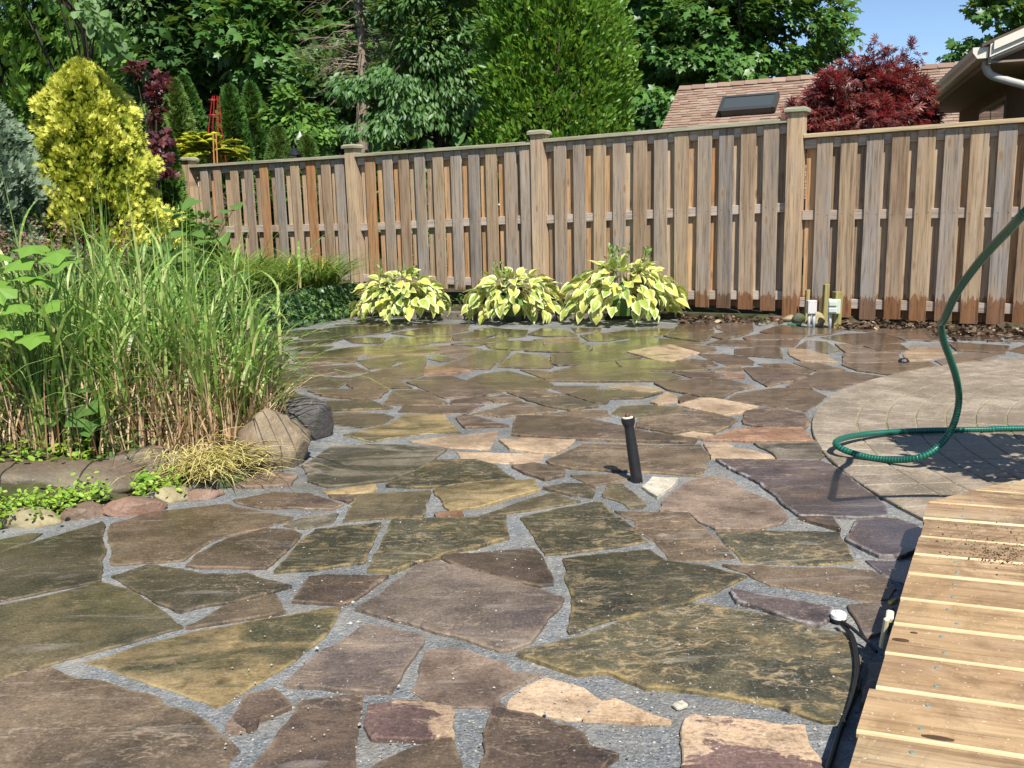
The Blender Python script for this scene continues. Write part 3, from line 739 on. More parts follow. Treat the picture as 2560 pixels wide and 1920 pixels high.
# soil crumbs dropped on the boards
M_CRUMB = m_plain('dark_soil_crumb', (.06, .04, .025), .95, .1, 0, .4, 80)
parts = []
for i in range(420):
    if random.random() < .75: px, py = random.gauss(2495, 45), random.gauss(1388, 14)
    else: px, py = random.uniform(2340, 2560), random.uniform(1300, 1400)
    p = G(px, py, DH); p.z = DH + .001; parts.append(octa(p, random.uniform(.0012, .0035) * (2.2 if random.random() < .04 else 1), .7))
V, Fs = merge(parts); tag(mesh('soil_crumbs', V, Fs, M_CRUMB), 'dark soil crumbs spilled on the deck boards', 'soil', kind='stuff')
# ------------------------------------------------------------------ board-on-board fence
GREY = m_wood('weathered_board', [(0, (.215, .195, .175)), (.4, (.31, .27, .23)), (.75, (.27, .225, .18)), (1, (.38, .32, .26))], True, 'Z', .8, (.35, .25, .16), (.55, .50, .46), True)
TAN = m_wood('tan_board', [(0, (.37, .27, .16)), (.5, (.33, .25, .16)), (1, (.42, .31, .19))], True, 'Z', .8, (.33, .25, .18), (.58, .48, .40), True)
ORA = m_wood('orange_board', [(0, (.38, .19, .08)), (.5, (.34, .18, .085)), (1, (.40, .22, .10))], True, 'Z', .8, (.32, .21, .125), (.55, .45, .37), True)
BRN = m_wood('brown_board', [(0, (.27, .195, .13)), (.5, (.33, .245, .165)), (1, (.28, .215, .155))], True, 'Z', .8, (.32, .20, .11), (.5, .43, .37), True)
BKA = m_wood('fresh_orange_back_board', [(0, (.56, .31, .14)), (.5, (.50, .30, .15)), (1, (.58, .36, .18))], True, 'Z', .8, (.46, .32, .2), (.6, .5, .42), True)
BKB = m_wood('fresh_tan_back_board', [(0, (.50, .36, .22)), (.5, (.46, .34, .23)), (1, (.54, .40, .25))], True, 'Z', .8, (.44, .33, .23), (.6, .52, .45), True)
POSTM = m_wood('post_wood', [(0, (.44, .32, .195)), (1, (.48, .35, .22))], True, 'Z', .8, (.37, .295, .225), (.6, .5, .42), True)
RAILM = m_wood('rail_wood', [(0, (.42, .35, .285)), (1, (.46, .39, .32))], True, 'X', .8, (.37, .30, .25), (.62, .56, .52))
CAPL = m_wood('cap_rail_weathered', [(0, (.34, .31, .22)), (1, (.38, .34, .25))], False, 'X', .85, (.26, .28, .18), (.62, .62, .55))
CAPR = m_wood('cap_rail_tan', [(0, (.48, .385, .24)), (1, (.50, .41, .26))], False, 'X', .8, (.50, .37, .21), (.7, .62, .52))
FO = Vector((2.6, 8.5, 0)); FU = Vector((.860, -.510, 0)).normalized(); FN = Vector((FU.y, -FU.x, 0))
FANG = math.atan2(FU.y, FU.x)
fence = empty('wooden_fence', FO, FANG); tag(fence, 'weathered board fence with square posts running behind the hostas', 'fence')
def fs(px, py=550): p = onplane(px, py, FO, FN); return (p - FO).dot(FU)
def fz(px, py): return onplane(px, py, FO, FN).z
def board(name, s0, y0, z0, z1, wd, th, mat, lean=0.0):
    bm = bmesh.new(); bm_box(bm, (0, 0, (z1 - z0) / 2), (wd, th, z1 - z0), None, .003)
    o = bmobj(name, bm, mat, fence, loc=(s0, y0, z0)); o.rotation_euler = (random.uniform(-.004, .004), lean, random.uniform(-.012, .012)); return o
V, Fs = lathe([(.0005, .0012), (.0038, .0012), (.0042, 0)], 8)
NAIL = bpy.data.meshes.new('nail_head'); NAIL.from_pydata([tuple(v_) for v_ in V], [], Fs); NAIL.materials.append(m_plain('rusty_nail', (.06, .045, .038), .7, .3, .3))
posts = [fs(482, 560), fs(889, 560), fs(1350, 520), fs(1984, 560)]
tops = {0: (fz(490, 412), fz(868, 388)), 1: (fz(893, 385), fz(1330, 354)), 2: (fz(1362, 348), fz(1969, 297)), 3: (fz(2010, 336), fz(2560, 291))}
END = fs(2560) + 1.9
panels = [
 (0, posts[0], posts[1], [521, 554, 595, 631, 669, 708, 747, 786, 824, 857], 'GBTGOGTOBG', (.35, .30), (CAPL, RAILM)),
 (1, posts[1], posts[2], [932, 977, 1016, 1057, 1101, 1146, 1189, 1233, 1280, 1319], 'OGBGTGGTGG', (.24, .2), (CAPL, RAILM)),
 (2, posts[2], posts[3], [1403, 1451, 1500, 1549, 1600, 1652, 1705, 1759, 1813, 1868, 1925], 'GGTGBGTGGBG', (.15, .09), (CAPL, RAILM)),
 (3, posts[3], END, [2056, 2117, 2179, 2242, 2306, 2372, 2438, 2505, 2572, 2640, 2708], 'GTGBTGTGBTG', (.045, .03), (CAPR, RAILM)),
]
MM = {'G': GREY, 'B': BRN, 'T': TAN, 'O': ORA}
for pi_, a, b, pxs, kinds, bot, (capm, railm) in panels:
    zt0, zt1 = tops[pi_]
    if pi_ == 3:
        sl = (zt1 - zt0) / (fs(2560, 300) - posts[3]); zt1 = zt0 + sl * (b - a) * .6
    ztf = lambda s_: zt0 + (zt1 - zt0) * (s_ - a) / (b - a)
    ss = [fs(p) for p in pxs]
    for i, (s_, kd) in enumerate(zip(ss, kinds)):
        zt = ztf(s_) - .036; zb = bot[0] + (bot[1] - bot[0]) * (s_ - a) / (b - a) + random.uniform(-.008, .008)
        bo_ = board('board', s_, -.0095, zb, zt - random.uniform(.001, .004), .138 + random.uniform(-.004, .004), .019, MM[kd], random.uniform(-.004, .004)); bo_['pn'] = pi_
    gaps = [(ss[0] + a) / 2 + .03 if ss[0] - a > .2 else a + .10] + [(ss[i] + ss[i + 1]) / 2 for i in range(len(ss) - 1)] + [(ss[-1] + b) / 2]
    for i, s_ in enumerate(gaps):
        if s_ - a < .07 or b - s_ < .05: continue
        zb = bot[0] + (bot[1] - bot[0]) * (s_ - a) / (b - a)
        wd = .14 if pi_ > 1 else .132
        board('back_board', s_ + random.uniform(-.008, .008), .0485, zb + random.uniform(0, .02), ztf(s_) - .05, wd, .019, random.choice([BKB, BKB, BKA, BRN] if pi_ != 1 else [BKA, BKB, BKA, TAN]), random.uniform(-.004, .004))
    fronts = [o_ for o_ in fence.children if o_.name.startswith('board') and o_.get('pn') == pi_]
    # rails, in local x
    def rail(nm, za, zb_, y0, th, hh, mat):
        L = b - a - .145; ang = -math.atan2(zb_ - za, b - a)
        bm = bmesh.new(); bm_box(bm, (0, 0, 0), (L, th, hh), None, .003)
        o = bmobj(nm, bm, mat, fence, loc=((a + b) / 2, y0, (za + zb_) / 2)); o.rotation_euler = (0, ang, 0)
    rail('cap_rail', zt0 - .018, zt1 - .018, .015, .13, .036, capm)
    rail('rail', zt0 - .085, zt1 - .085, .0195, .037, .085, RAILM)
    zm0, zm1 = {0: (fz(500, 575), fz(850, 568)), 1: (fz(912, 568), fz(1300, 548)), 2: (fz(1375, 549), fz(1960, 518)), 3: (fz(2010, 538), fz(2010, 538) - .02)}[pi_]
    rail('rail', zm0, zm1, .0195, .037, .085, RAILM)
    zl = {0: (.42, .40), 1: (.33, .3), 2: (fz(1730, 743) - .01, fz(1950, 738)), 3: (fz(2012, 756), fz(2012, 756) - .02)}[pi_]
    rail('rail', zl[0], zl[1], .0195, .037, .085, RAILM)
    for o_ in fronts:
        f_ = (o_.location.x - a) / (b - a)
        del o_['pn']
        for za, zb_ in ((zt0 - .085, zt1 - .085), (zm0, zm1), zl):
            for sx_ in (-.04, .04):
                inst(NAIL, 'nail_head', o_, Matrix.Translation((sx_ + random.uniform(-.008, .008), -.0096, za + (zb_ - za) * f_ - o_.location.z + random.uniform(-.012, .012))) @ Matrix.Rotation(math.pi / 2, 4, 'X'))
ptop = [fz(478, 402), fz(876, 372), fz(1340, 338), fz(1990, 282)]
for i, s_ in enumerate(posts):
    zt = ptop[i]; wd = .140 if i else .135
    o = board('post', s_, .015, -.1, zt, wd, .14, POSTM)
    bm = bmesh.new(); r_ = bmesh.ops.create_cube(bm, size=1)
    bmesh.ops.transform(bm, matrix=Matrix.Translation((0, 0, .016)) @ Matrix.Diagonal((.195, .195, .032, 1)), verts=bm.verts)
    tp = [f for f in bm.faces if f.normal.z > .9]
    ins = bmesh.ops.inset_region(bm, faces=tp, thickness=.03); bmesh.ops.translate(bm, verts=tp[0].verts, vec=(0, 0, .016))
    bmesh.ops.bevel(bm, geom=[e for e in bm.edges], offset=.004, segments=1, affect='EDGES')
    bmobj('post_cap', bm, CAPL, o, loc=(0, 0, zt + .1))

# ------------------------------------------------------------------ rocks
def m_rock(name, c1, c2, c3, rough=.75, moss=None):
    s = N(name); v = s.coord('Object', (1, 1, 1), 9); n1 = s.noise(v, 7, 6, .65); n2 = s.noise(v, 45, 4, .7); n3 = s.noise(v, 2.6, 3, .5)
    col = s.mix(s.ramp(n1, [(.35, 0), (.62, 1)]), c1, c2); col = s.mix(s.ramp(n3, [(.48, 0), (.62, 1)]), col, c3)
    col = s.mix(s.ramp(n2, [(.3, .6), (.5, 0)]), col, (.5, .47, .45), 'MULTIPLY')
    col = s.mix(s.ramp(n2, [(.62, 0), (.75, .4)]), col, (.5, .45, .38))
    if moss:
        m_ = s.noise(s.coord('Object', (1, 1, .5), 4), 4.5, 4, .6); col = s.mix(s.ramp(m_, [(.55, 0), (.62, .9)]), col, moss)
    s.set(col, rough, .35); s.bump(s.math('ADD', n1, s.math('MULTIPLY', n2, .5)), .7, .015); return s.mat
RK_GREY = m_rock('rock_charcoal', (.055, .05, .048), (.10, .09, .085), (.14, .125, .115), .7, (.05, .075, .015))
RK_TAN = m_rock('rock_tan_brown', (.085, .048, .03), (.14, .085, .055), (.22, .17, .11), .75)
RK_PINK = m_rock('rock_pink', (.20, .105, .068), (.26, .16, .115), (.14, .095, .065), .5)
RK_YEL = m_rock('rock_yellow', (.28, .23, .12), (.36, .31, .18), (.20, .165, .095), .8)
RK_BRN = m_rock('rock_brown_slab', (.10, .08, .055), (.15, .12, .08), (.13, .085, .07), .6)
def rock(name, loc, size, mat, label, cat='rock', seed=1, rot=(0, 0, 0), rough=.22, sub=4, boxy=0.0, group=None):
    bm = bmesh.new(); bmesh.ops.create_icosphere(bm, subdivisions=sub, radius=1)
    sv = Vector((seed * 3.7, seed * 1.3, seed * 2.1))
    for v_ in bm.verts:
        d = v_.co.normalized()
        if boxy: 
            q = max(abs(d.x), abs(d.y), abs(d.z)); d = d.lerp(d / q * .82, boxy)
        k = 1 + rough * mnoise.noise(d * 1.3 + sv) + rough * .45 * mnoise.noise(d * 3.1 + sv) + rough * .2 * mnoise.noise(d * 8 + sv)
        # a few flat cleavage facets
        for j in range(5):
            nn = Vector((math.sin(seed * 5 + j * 2.4), math.cos(seed * 3 + j * 1.7), math.sin(seed + j * 3.9))).normalized()
            t = (d * k).dot(nn)
            if t > .80: k *= .80 / t
        v_.co = Vector((d.x * k * size[0], d.y * k * size[1], d.z * k * size[2]))
    o = bmobj(name, bm, mat, None, True, loc, rot); tag(o, label, cat, group); return o
p = cp('D', 400, 560); c = G(560 + 400 / 3.0722, 1180)
rock('boulder', G(668, 1180) + Vector((.0, .12, .07)), (.165, .14, .165), RK_TAN, 'brown and cream boulder at the patio corner of the zebra grass', 'boulder', 5, (.35, .62, .5), .22, 4, .8)
rock('boulder', G(752, 1104) + Vector((.0, .10, .085)), (.150, .13, .125), RK_GREY, 'charcoal boulder with mossy side behind the brown boulder', 'boulder', 8, (0, 0, .2), .16, 4, .75)
# edging along the left bed
rock('flat_rock', G(175, 1248) + Vector((-.12, .16, .03)), (.36, .15, .075), RK_BRN, 'long flat brown ledge stone by the lower left bed', 'rock', 11, (.0, .05, .22), .12, 4, .6)
rock('flat_rock', G(300, 1205) + Vector((.05, .15, .03)), (.20, .10, .085), RK_BRN, 'mauve brown block of stone below the zebra grass', 'rock', 12, (0, -.12, .25), .16, 4, .6)
rock('edging_rock', G(55, 1322) + Vector((0, .07, .0)), (.11, .07, .05), RK_YEL, 'pale buff edging rock at the far left of the bed', 'rock', 13, (0, 0, .1), .18)
rock('edging_rock', G(195, 1302) + Vector((0, .05, .005)), (.085, .05, .045), RK_PINK, 'rusty pink edging rock beside the low weeds', 'rock', 14, (0, 0, .2), .2)
rock('edging_rock', G(320, 1290) + Vector((0, .05, .01)), (.115, .055, .045), RK_PINK, 'smooth wet pink edging rock, largest of the pink ones', 'rock', 15, (0, 0, .2), .16)
rock('edging_rock', G(425, 1258) + Vector((0, .05, .01)), (.075, .05, .04), RK_YEL, 'olive buff edging rock between the pink rocks', 'rock', 16, (0, 0, .3), .18)
rock('edging_rock', G(500, 1252) + Vector((0, .045, .0)), (.075, .045, .035), RK_PINK, 'small pink edging rock under the straw pile', 'rock', 17, (0, 0, .3), .2)
rock('edging_rock', G(555, 1222) + Vector((0, .05, .01)), (.07, .05, .045), RK_GREY, 'small dark green grey rock half under the straw', 'rock', 18, (0, 0, .3), .2)
# rocks by the electrical boxes
UC = (1940, 680, 10.055)
def uc(x, y): return UC[0] + x / UC[2], UC[1] + y / UC[2]
def at_ground(x, y): return G(*uc(x, y))
rock('garden_rock', at_ground(1130, 1400) + Vector((0, .06, .04)), (.055, .05, .045), RK_YEL, 'round yellow rock between the two electrical boxes', 'rock', 21, (0, 0, 0), .14, 3)
rock('garden_rock', at_ground(1130, 1380) + Vector((.02, .20, .05)), (.075, .05, .06), RK_YEL, 'pale rock behind the round yellow rock', 'rock', 22, (0, 0, 0), .16, 3)
rock('garden_rock', at_ground(430, 1290) + Vector((0, .10, .03)), (.075, .05, .035), RK_YEL, 'flat buff rock at the foot of the tall fence post', 'rock', 23, (0, 0, 0), .16, 3)
rock('garden_rock', at_ground(690, 1360) + Vector((0, .14, .05)), (.06, .05, .055), RK_GREY, 'dark rock behind the plain grey box', 'rock', 24, (0, 0, 0), .2, 3)
V, Fs = lathe([(.058, 0), (.062, .012), (.055, .017), (.01, .02)], 18)
M_GREENP = m_plain('green_plastic', (.03, .12, .06), .35, .5)
o = mesh('valve_lid', V, Fs, M_GREENP, smooth=False, loc=at_ground(510, 1372) + Vector((0, .06, 0))); tag(o, 'round green plastic lid lying beside the tall fence post', 'lid')
bm = bmesh.new(); bm_box(bm, (0, 0, .03), (.115, .08, .06), Matrix.Rotation(.3, 3, 'Z'), .006)
tag(bmobj('brick', bm, RK_TAN, loc=G(1946, 806) + Vector((0, .08, -.01))), 'single tan brick lying by the tall fence post', 'brick')

# ------------------------------------------------------------------ electrical boxes on conduits
M_PVC = m_plain('grey_pvc', (.50, .48, .45), .45, .4, 0, .06, 12); M_PVC2 = m_plain('conduit_grey', (.42, .43, .43), .5, .4, 0, .2, 9); M_BLK = m_plain('black_plastic', (.012, .012, .013), .35, .5, 0, .3, 40)
M_PVCG = m_plain('pale_green_pvc', (.46, .50, .42), .45, .4, 0, .06, 12)
b1 = at_ground(900, 1420); sc1 = b1.y / 2300
e1 = empty('electrical_box', b1 + Vector((0, .03, 0))); tag(e1, 'plain grey electrical box on two short conduits', 'electrical box')
for dx in (-.018, .024):
    V, Fs = tube([(dx, 0, -.02), (dx, 0, .16)], .0135, 10); mesh('conduit', V, Fs, M_PVC2, e1, True)
hbx = (1420 - 880) / UC[2] * sc1; 
bm = bmesh.new(); bm_box(bm, (0, 0, hbx), (.078, .05, .115), None, .005); bx_ = bmobj('box_body', bm, M_PVC, e1)
bm = bmesh.new(); bm_box(bm, (0, -.028, hbx), (.076, .006, .113), None, .002); lidp = bmobj('cover_plate', bm, M_PVC, e1)
for sx in (-1, 1):
    for sz in (-1, 1):
        V, Fs = lathe([(.003, -.001), (.003, .001), (.0005, .0013)], 8)
        o = mesh('screw', V, Fs, M_SCREW, lidp); o.location = (sx * .027, -.0318, hbx + sz * .043); o.rotation_euler = (math.pi / 2, 0, 0)
e1.scale = (1, 1, 1)
b2 = at_ground(1380, 1445)
e2 = empty('electrical_box', b2 + Vector((0, .03, 0)), -.35); tag(e2, 'pale green outdoor outlet box with two hinged covers on one conduit', 'electrical box')
V, Fs = tube([(0, 0, -.02), (0, 0, .17)], .0135, 10); mesh('conduit', V, Fs, M_PVC2, e2, True)
hb2 = (1445 - 880) / UC[2] * sc1
bm = bmesh.new(); bm_box(bm, (.03, .01, hb2), (.10, .06, .125), None, .006); bmobj('box_body', bm, M_PVCG, e2)
for zz in (.028, -.028):
    bm = bmesh.new(); bm_box(bm, (.018, -.034, hb2 + zz), (.07, .026, .046), None, .008); bmobj('outlet_cover', bm, M_PVCG, e2)
M_STAKE = m_wood('mossy_stake_wood', [(0, (.30, .25, .10)), (1, (.34, .28, .12))], False, 'Z', .9, (.24, .25, .07), (.6, .55, .45))
def stake(x0, x1, ytop, ybase, dy, label, topslant=0):
    a = at_ground((x0 + x1) / 2, ybase); wd = (x1 - x0) / UC[2] * a.y / 2300; hh = (ybase - ytop) / UC[2] * (a.y + dy) / 2300
    bm = bmesh.new(); bm_box(bm, (0, 0, hh / 2 - .02), (wd, wd * .9, hh + .04), None, .004)
    for v_ in bm.verts:
        if v_.co.z > hh * .6: v_.co.z += topslant * v_.co.x
    o = bmobj('wooden_stake', bm, M_STAKE, loc=a + Vector((0, dy, 0))); o.rotation_euler = (0, .03, .25); tag(o, label, 'stake')
stake(1480, 1690, 520, 1440, .09, 'thick mossy wooden stub post behind the green outlet box')
stake(1350, 1490, 375, 1380, .22, 'thin mossy stake standing behind the thick stub post')
stake(860, 960, 500, 1350, .18, 'short mossy stake behind the plain grey box')

# ------------------------------------------------------------------ hose
s = N('green_hose'); tcn = s.new('ShaderNodeTexCoord'); 
wv = s.attr('along'); st1 = s.ramp(s.math('SINE', s.math('MULTIPLY', wv, 520.0)), [(.2, 0), (.75, 1)])
s.set(s.mix(st1, (.004, .065, .042), (.010, .155, .105)), .30, .5); s.bump(st1, .5, .002); M_HOSE = s.mat
def g3(c, x, y, z): return G(*cp(c, x, y), z)
def d3(c, x, y, dep): return D(*cp(c, x, y), dep)
hp = [Vector((3.6, 3.95, .026)), g3('F', 2212, 340, .026), g3('F', 1950, 348, .026), g3('F', 1680, 352, .026), g3('F', 1400, 358, .028), g3('F', 1150, 372, .034), g3('F', 950, 392, .045), g3('F', 830, 415, .055),
      g3('F', 765, 450, .058), g3('F', 800, 492, .05), g3('F', 920, 538, .035), g3('F', 1070, 572, .026), g3('F', 1250, 584, .036), g3('F', 1400, 566, .058), g3('F', 1510, 515, .085), g3('F', 1600, 430, .125)]
dl = hp[-1].y
hp += [d3('F', 1662, 330, dl + .0), d3('F', 1700, 210, dl - .02), d3('I', 1712, 640, dl - .05), d3('I', 1690, 500, dl - .10), d3('I', 1645, 360, dl - .15), d3('I', 1595, 220, dl - .2), d3('I', 1572, 90, dl - .26), d3('L', 1752, 1290, dl - .36),
       d3('L', 1815, 1150, dl - .5), d3('L', 1915, 1005, dl - .65), d3('L', 2020, 880, dl - .8), d3('L', 2130, 765, dl - .95), d3('L', 2240, 650, dl - 1.08), d3('L', 2420, 520, dl - 1.12), d3('L', 2750, 520, dl - 1.1), d3('L', 3050, 900, dl - 1.0), d3('L', 3150, 1500, dl - .9)]
hc = catmull(hp, 12); V, Fs = tube(hc, .0128, 12)
hose = mesh('garden_hose', V, Fs, M_HOSE, None, True); tag(hose, 'green ribbed garden hose looping over the pavers and hanging up', 'hose')
acc = 0; av = []
for i in range(len(hc)):
    if i: acc += (hc[i] - hc[i - 1]).length
    av += [acc + .004 * k / 12 for k in range(12)]
a = hose.data.attributes.new('along', 'FLOAT', 'POINT'); a.data.foreach_set('value', av)

# ------------------------------------------------------------------ path-light stub (no lamp head)
bpos = G(*cp('E', 1207, 752)); tp = D(*cp('E', 1135, 262), bpos.y + .01)
ax = tp - bpos; L = ax.length
stub = empty('light_stub', bpos); stub.rotation_euler = ax.to_track_quat('Z', 'Y').to_euler(); tag(stub, 'black metal path light stub leaning up out of the patio', 'path light')
M_BLKM = m_plain('scuffed_black_paint', (.014, .014, .016), .38, .5, 0, .6, 25, .2)
V, Fs = lathe([(.0225, -.03), (.0215, L * .45), (.0185, L * .86), (.0195, L * .87), (.026, L * .93), (.027, L), (.024, L + .001), (.018, L - .008)], 22); mesh('tube', V, Fs, M_BLKM, stub)
V, Fs = lathe([(.0205, L - .004), (.0205, L + .004), (.013, L + .006), (.013, L + .001)], 20); mesh('lamp_socket', V, Fs, m_plain('cream_ceramic', (.62, .58, .46), .6), stub, False)
V, Fs = lathe([(.011, L), (.009, L + .012), (.003, L + .02)], 12); mesh('bulb_base', V, Fs, m_plain('rusty_brown', (.10, .035, .02), .6), stub)
V, Fs = tube([(-.012, .004, L * .52), (-.036, .006, L * .52), (-.042, .006, L * .52)], [.0115, .011, .006], 10); kn = mesh('knob', V, Fs, M_BLKM, stub, True)
V, Fs = tube([(-.040, .006, L * .52), (-.049, .007, L * .52)], .0038, 8); mesh('thumb_screw', V, Fs, m_plain('steel', (.4, .4, .42), .3, .5, .9), kn)

# ------------------------------------------------------------------ white puck light with black cable
pk = empty('puck_light', G(*cp('C', 1275, 712))); tag(pk, 'small round white puck light lying on the flagstones', 'light')
M_WHT = m_plain('white_plastic', (.78, .77, .73), .4, .4, 0, .04)
V, Fs = lathe([(.019, .014), (.0195, .024), (.017, .027), (.008, .0275), (.007, .032), (.002, .033)], 22); mesh('cap', V, Fs, M_WHT, pk)
V, Fs = lathe([(.0165, .004), (.0195, .008), (.0195, .0138)], 22); mesh('base_ring', V, Fs, M_BLK, pk)
def cable(name, pts, r, label=None, parent=None):
    V, Fs = tube(catmull(pts, 8), r, 8); o = mesh(name, V, Fs, M_BLK, parent, True)
    if label: tag(o, label, 'cable')
    return o
zc = .021
cable('power_cable', [g3('C', 1290, 712, zc), g3('C', 1330, 755, zc), g3('C', 1368, 810, zc), g3('C', 1390, 900, zc), g3('C', 1398, 1000, zc), g3('C', 1385, 1110, zc), g3('C', 1350, 1250, zc), g3('C', 1290, 1400, zc - .008), g3('C', 1240, 1560, zc - .01), g3('C', 1195, 1700, zc - .01), g3('C', 1150, 1850, zc - .01)], .0058,
      'flat black cable running along the deck edge to the frame bottom')
cable('lead_wire', [g3('C', 1300, 705, zc + .006), g3('C', 1360, 745, zc + .010), g3('C', 1420, 795, zc + .006), g3('C', 1462, 832, zc), g3('C', 1520, 900, zc - .005)], .0042, 'short black lead from the puck light towards the deck')
# cream plastic clip on the deck edge and a brass fitting
cl = g3('C', 1588, 745, .10)
bm = bmesh.new(); bm_box(bm, (0, 0, 0), (.012, .012, .085), None, .004); bm_box(bm, (.006, .016, .036), (.016, .030, .016), None, .003)
o = bmobj('plastic_clip', bm, m_plain('cream_plastic', (.66, .58, .38), .5, .3), loc=cl + Vector((-.006, 0, -.012))); o.rotation_euler = (.25, .1, -.4); tag(o, 'cream plastic clip hanging at the deck edge', 'clip')
V, Fs = tube([(0, 0, 0), (.012, .004, .0), (.022, .008, .004)], [.006, .0075, .005], 10)
tag(mesh('hose_fitting', V, Fs, m_plain('brass', (.50, .38, .10), .35, .5, .8), None, True, loc=g3('C', 1640, 585, .06) + Vector((-.014, 0, 0))), 'small brass fitting under the deck edge', 'fitting')

# small black sprinkler on the far flagstones, loose bits of stone
V, Fs = lathe([(.028, 0), (.030, .01), (.022, .022), (.015, .026), (.002, .026)], 14)
o = mesh('sprinkler_head', V, Fs, M_BLK, loc=g3('I', 1288, 388, .008)); o.scale = (1.25, .9, 1.1); tag(o, 'small black sprinkler cap on the far flagstones', 'sprinkler')
bm = bmesh.new(); bm_box(bm, (0, 0, .006), (.03, .022, .012), Matrix.Rotation(.5, 3, 'Z'), .004)
tag(bmobj('stone_chip', bm, MS['wh'], loc=g3('C', 258, 1262, .0)), 'cream stone chip on the sand beside the large olive slab', 'stone chip')

# ------------------------------------------------------------------ concrete edging blocks of the hosta bed
M_BLOCK = m_rock('edging_block', (.10, .085, .07), (.16, .135, .11), (.19, .17, .15), .85)
bl = [(-1.45, 9.72), (-.2, 9.14), (.78, 8.94)]
bi = 0
for (ax_, ay), (bx2, by) in zip(bl[:-1], bl[1:]):
    A_, B_ = Vector((ax_, ay)), Vector((bx2, by)); L_ = (B_ - A_).length; k = max(1, round(L_ / .30))
    for i in range(k):
        c_ = A_.lerp(B_, (i + .5) / k); bm = bmesh.new(); bm_box(bm, (0, 0, .03), (L_ / k - .012, .10, .10), None, .008)
        for v_ in bm.verts: v_.co += Vector([mnoise.noise(v_.co * 9 + Vector((bi, j, 0))) * .008 for j in range(3)])
        o = bmobj('edging_block', bm, M_BLOCK, loc=(c_.x, c_.y + .02, 0)); o.rotation_euler = (0, 0, math.atan2(B_.y - A_.y, B_.x - A_.x) + random.uniform(-.03, .03))
        tag(o, ('first second third fourth fifth sixth seventh eighth ninth tenth'.split()[bi]) + ' dark edging block from the ivy wall, in the row before the hostas', 'edging block', 'edging blocks of the hosta bed'); bi += 1
poly_b = [(-1.5, 9.75), (-.2, 9.2), (.78, 9.0), (1.35, 8.98), (2.5, 8.56), (-1.75, 11.05), (-2.1, 10.3)]
tag(poly_prism('planting_bed', poly_b, -.06, .055, M_SOIL), 'narrow soil bed along the fence', kind='structure')
# ------------------------------------------------------------------ foliage toolkit
rng = np.random.default_rng(11)
def unit(a): return a / np.maximum(np.linalg.norm(a, axis=-1, keepdims=True), 1e-9)
T_DIAMOND = (np.array([(0, 0, 0), (.45, .27, .05), (1, 0, -.06), (.45, -.27, .05)]), [(0, 3, 2), (0, 2, 1)])
T_OVAL = (np.array([(0, 0, 0), (.28, .27, .05), (.68, .24, .04), (1, 0, -.08), (.68, -.24, .04), (.28, -.27, .05)]), [(0, 5, 4), (0, 4, 3), (0, 3, 2), (0, 2, 1)])
T_MAPLE = (np.array([(.36, 0, .04), (0, 0, 0), (.02, .42, -.05), (.28, .27, .02), (.60, .58, -.07), (.58, .25, .02), (1, 0, -.1), (.58, -.25, .02), (.60, -.58, -.07), (.28, -.27, .02), (.02, -.42, -.05)]),
           [(0, i, i + 1) for i in range(1, 10)] + [(0, 10, 1)])
_sp = [(.70, .46), (.95, .17), (1.0, -.14), (.72, -.44)]
T_SPRAY = (np.array([(0, 0, 0)] + sum([[(x * .62 - y * .14, y * .62 + x * .11, .02), (x, y, 0), (x * .62 + y * .14, y * .62 - x * .11, .02)] for x, y in _sp], [])),
           [(0, 3 * i + 3, 3 * i + 2) for i in range(4)] + [(0, 3 * i + 2, 3 * i + 1) for i in range(4)])
_jm = [math.radians(a) for a in (-120, -75, -36, 0, 36, 75, 120)]
_jl = [.35, .7, .92, 1, .92, .7, .35]
T_JMAPLE = (np.array([(0, 0, 0)] + sum([[(l * .5 * math.cos(a - .23), l * .5 * math.sin(a - .23), .02), (l * math.cos(a), l * math.sin(a), -.08), (l * .5 * math.cos(a + .23), l * .5 * math.sin(a + .23), .02)] for a, l in zip(_jm, _jl)], [])),
            [(0, 3 * i + 1, 3 * i + 2) for i in range(7)] + [(0, 3 * i + 2, 3 * i + 3) for i in range(7)])
def leafmesh(name, pos, dr, nr, size, tpl, mat, parent=None, rnd=None, wid=1.0):
    tv, tf = tpl; n = len(pos); dr = unit(dr); sd_ = unit(np.cross(nr, dr)); nr = np.cross(dr, sd_)
    size = np.broadcast_to(size, (n,))[:, None, None]
    V = pos[:, None, :] + size * (tv[None, :, 0:1] * dr[:, None, :] + wid * tv[None, :, 1:2] * sd_[:, None, :] + tv[None, :, 2:3] * nr[:, None, :])
    k = len(tv); Fq = (np.arange(n)[:, None, None] * k + np.array(tf)[None]).reshape(-1, 3)
    if rnd is None: rnd = rng.random(n)
    return bigmesh(name, V.reshape(-1, 3), Fq, mat, parent, {'rnd': np.repeat(np.clip(rnd, 0, 1), k)})
def sph(n): return unit(rng.normal(size=(n, 3)))
def cluster_cloud(cent, rad, per, flat=.6, shell=.5):
    """leaf positions around cluster centres; returns pos, outward dir, cluster index"""
    n = len(cent); idx = np.repeat(np.arange(n), per); d = sph(len(idx)); r = (shell + (1 - shell) * rng.random(len(idx))) ** .7
    rr = np.broadcast_to(rad, (n,))[idx]
    off = d * r[:, None] * rr[:, None]; off[:, 2] *= flat
    return cent[idx] + off, d, idx
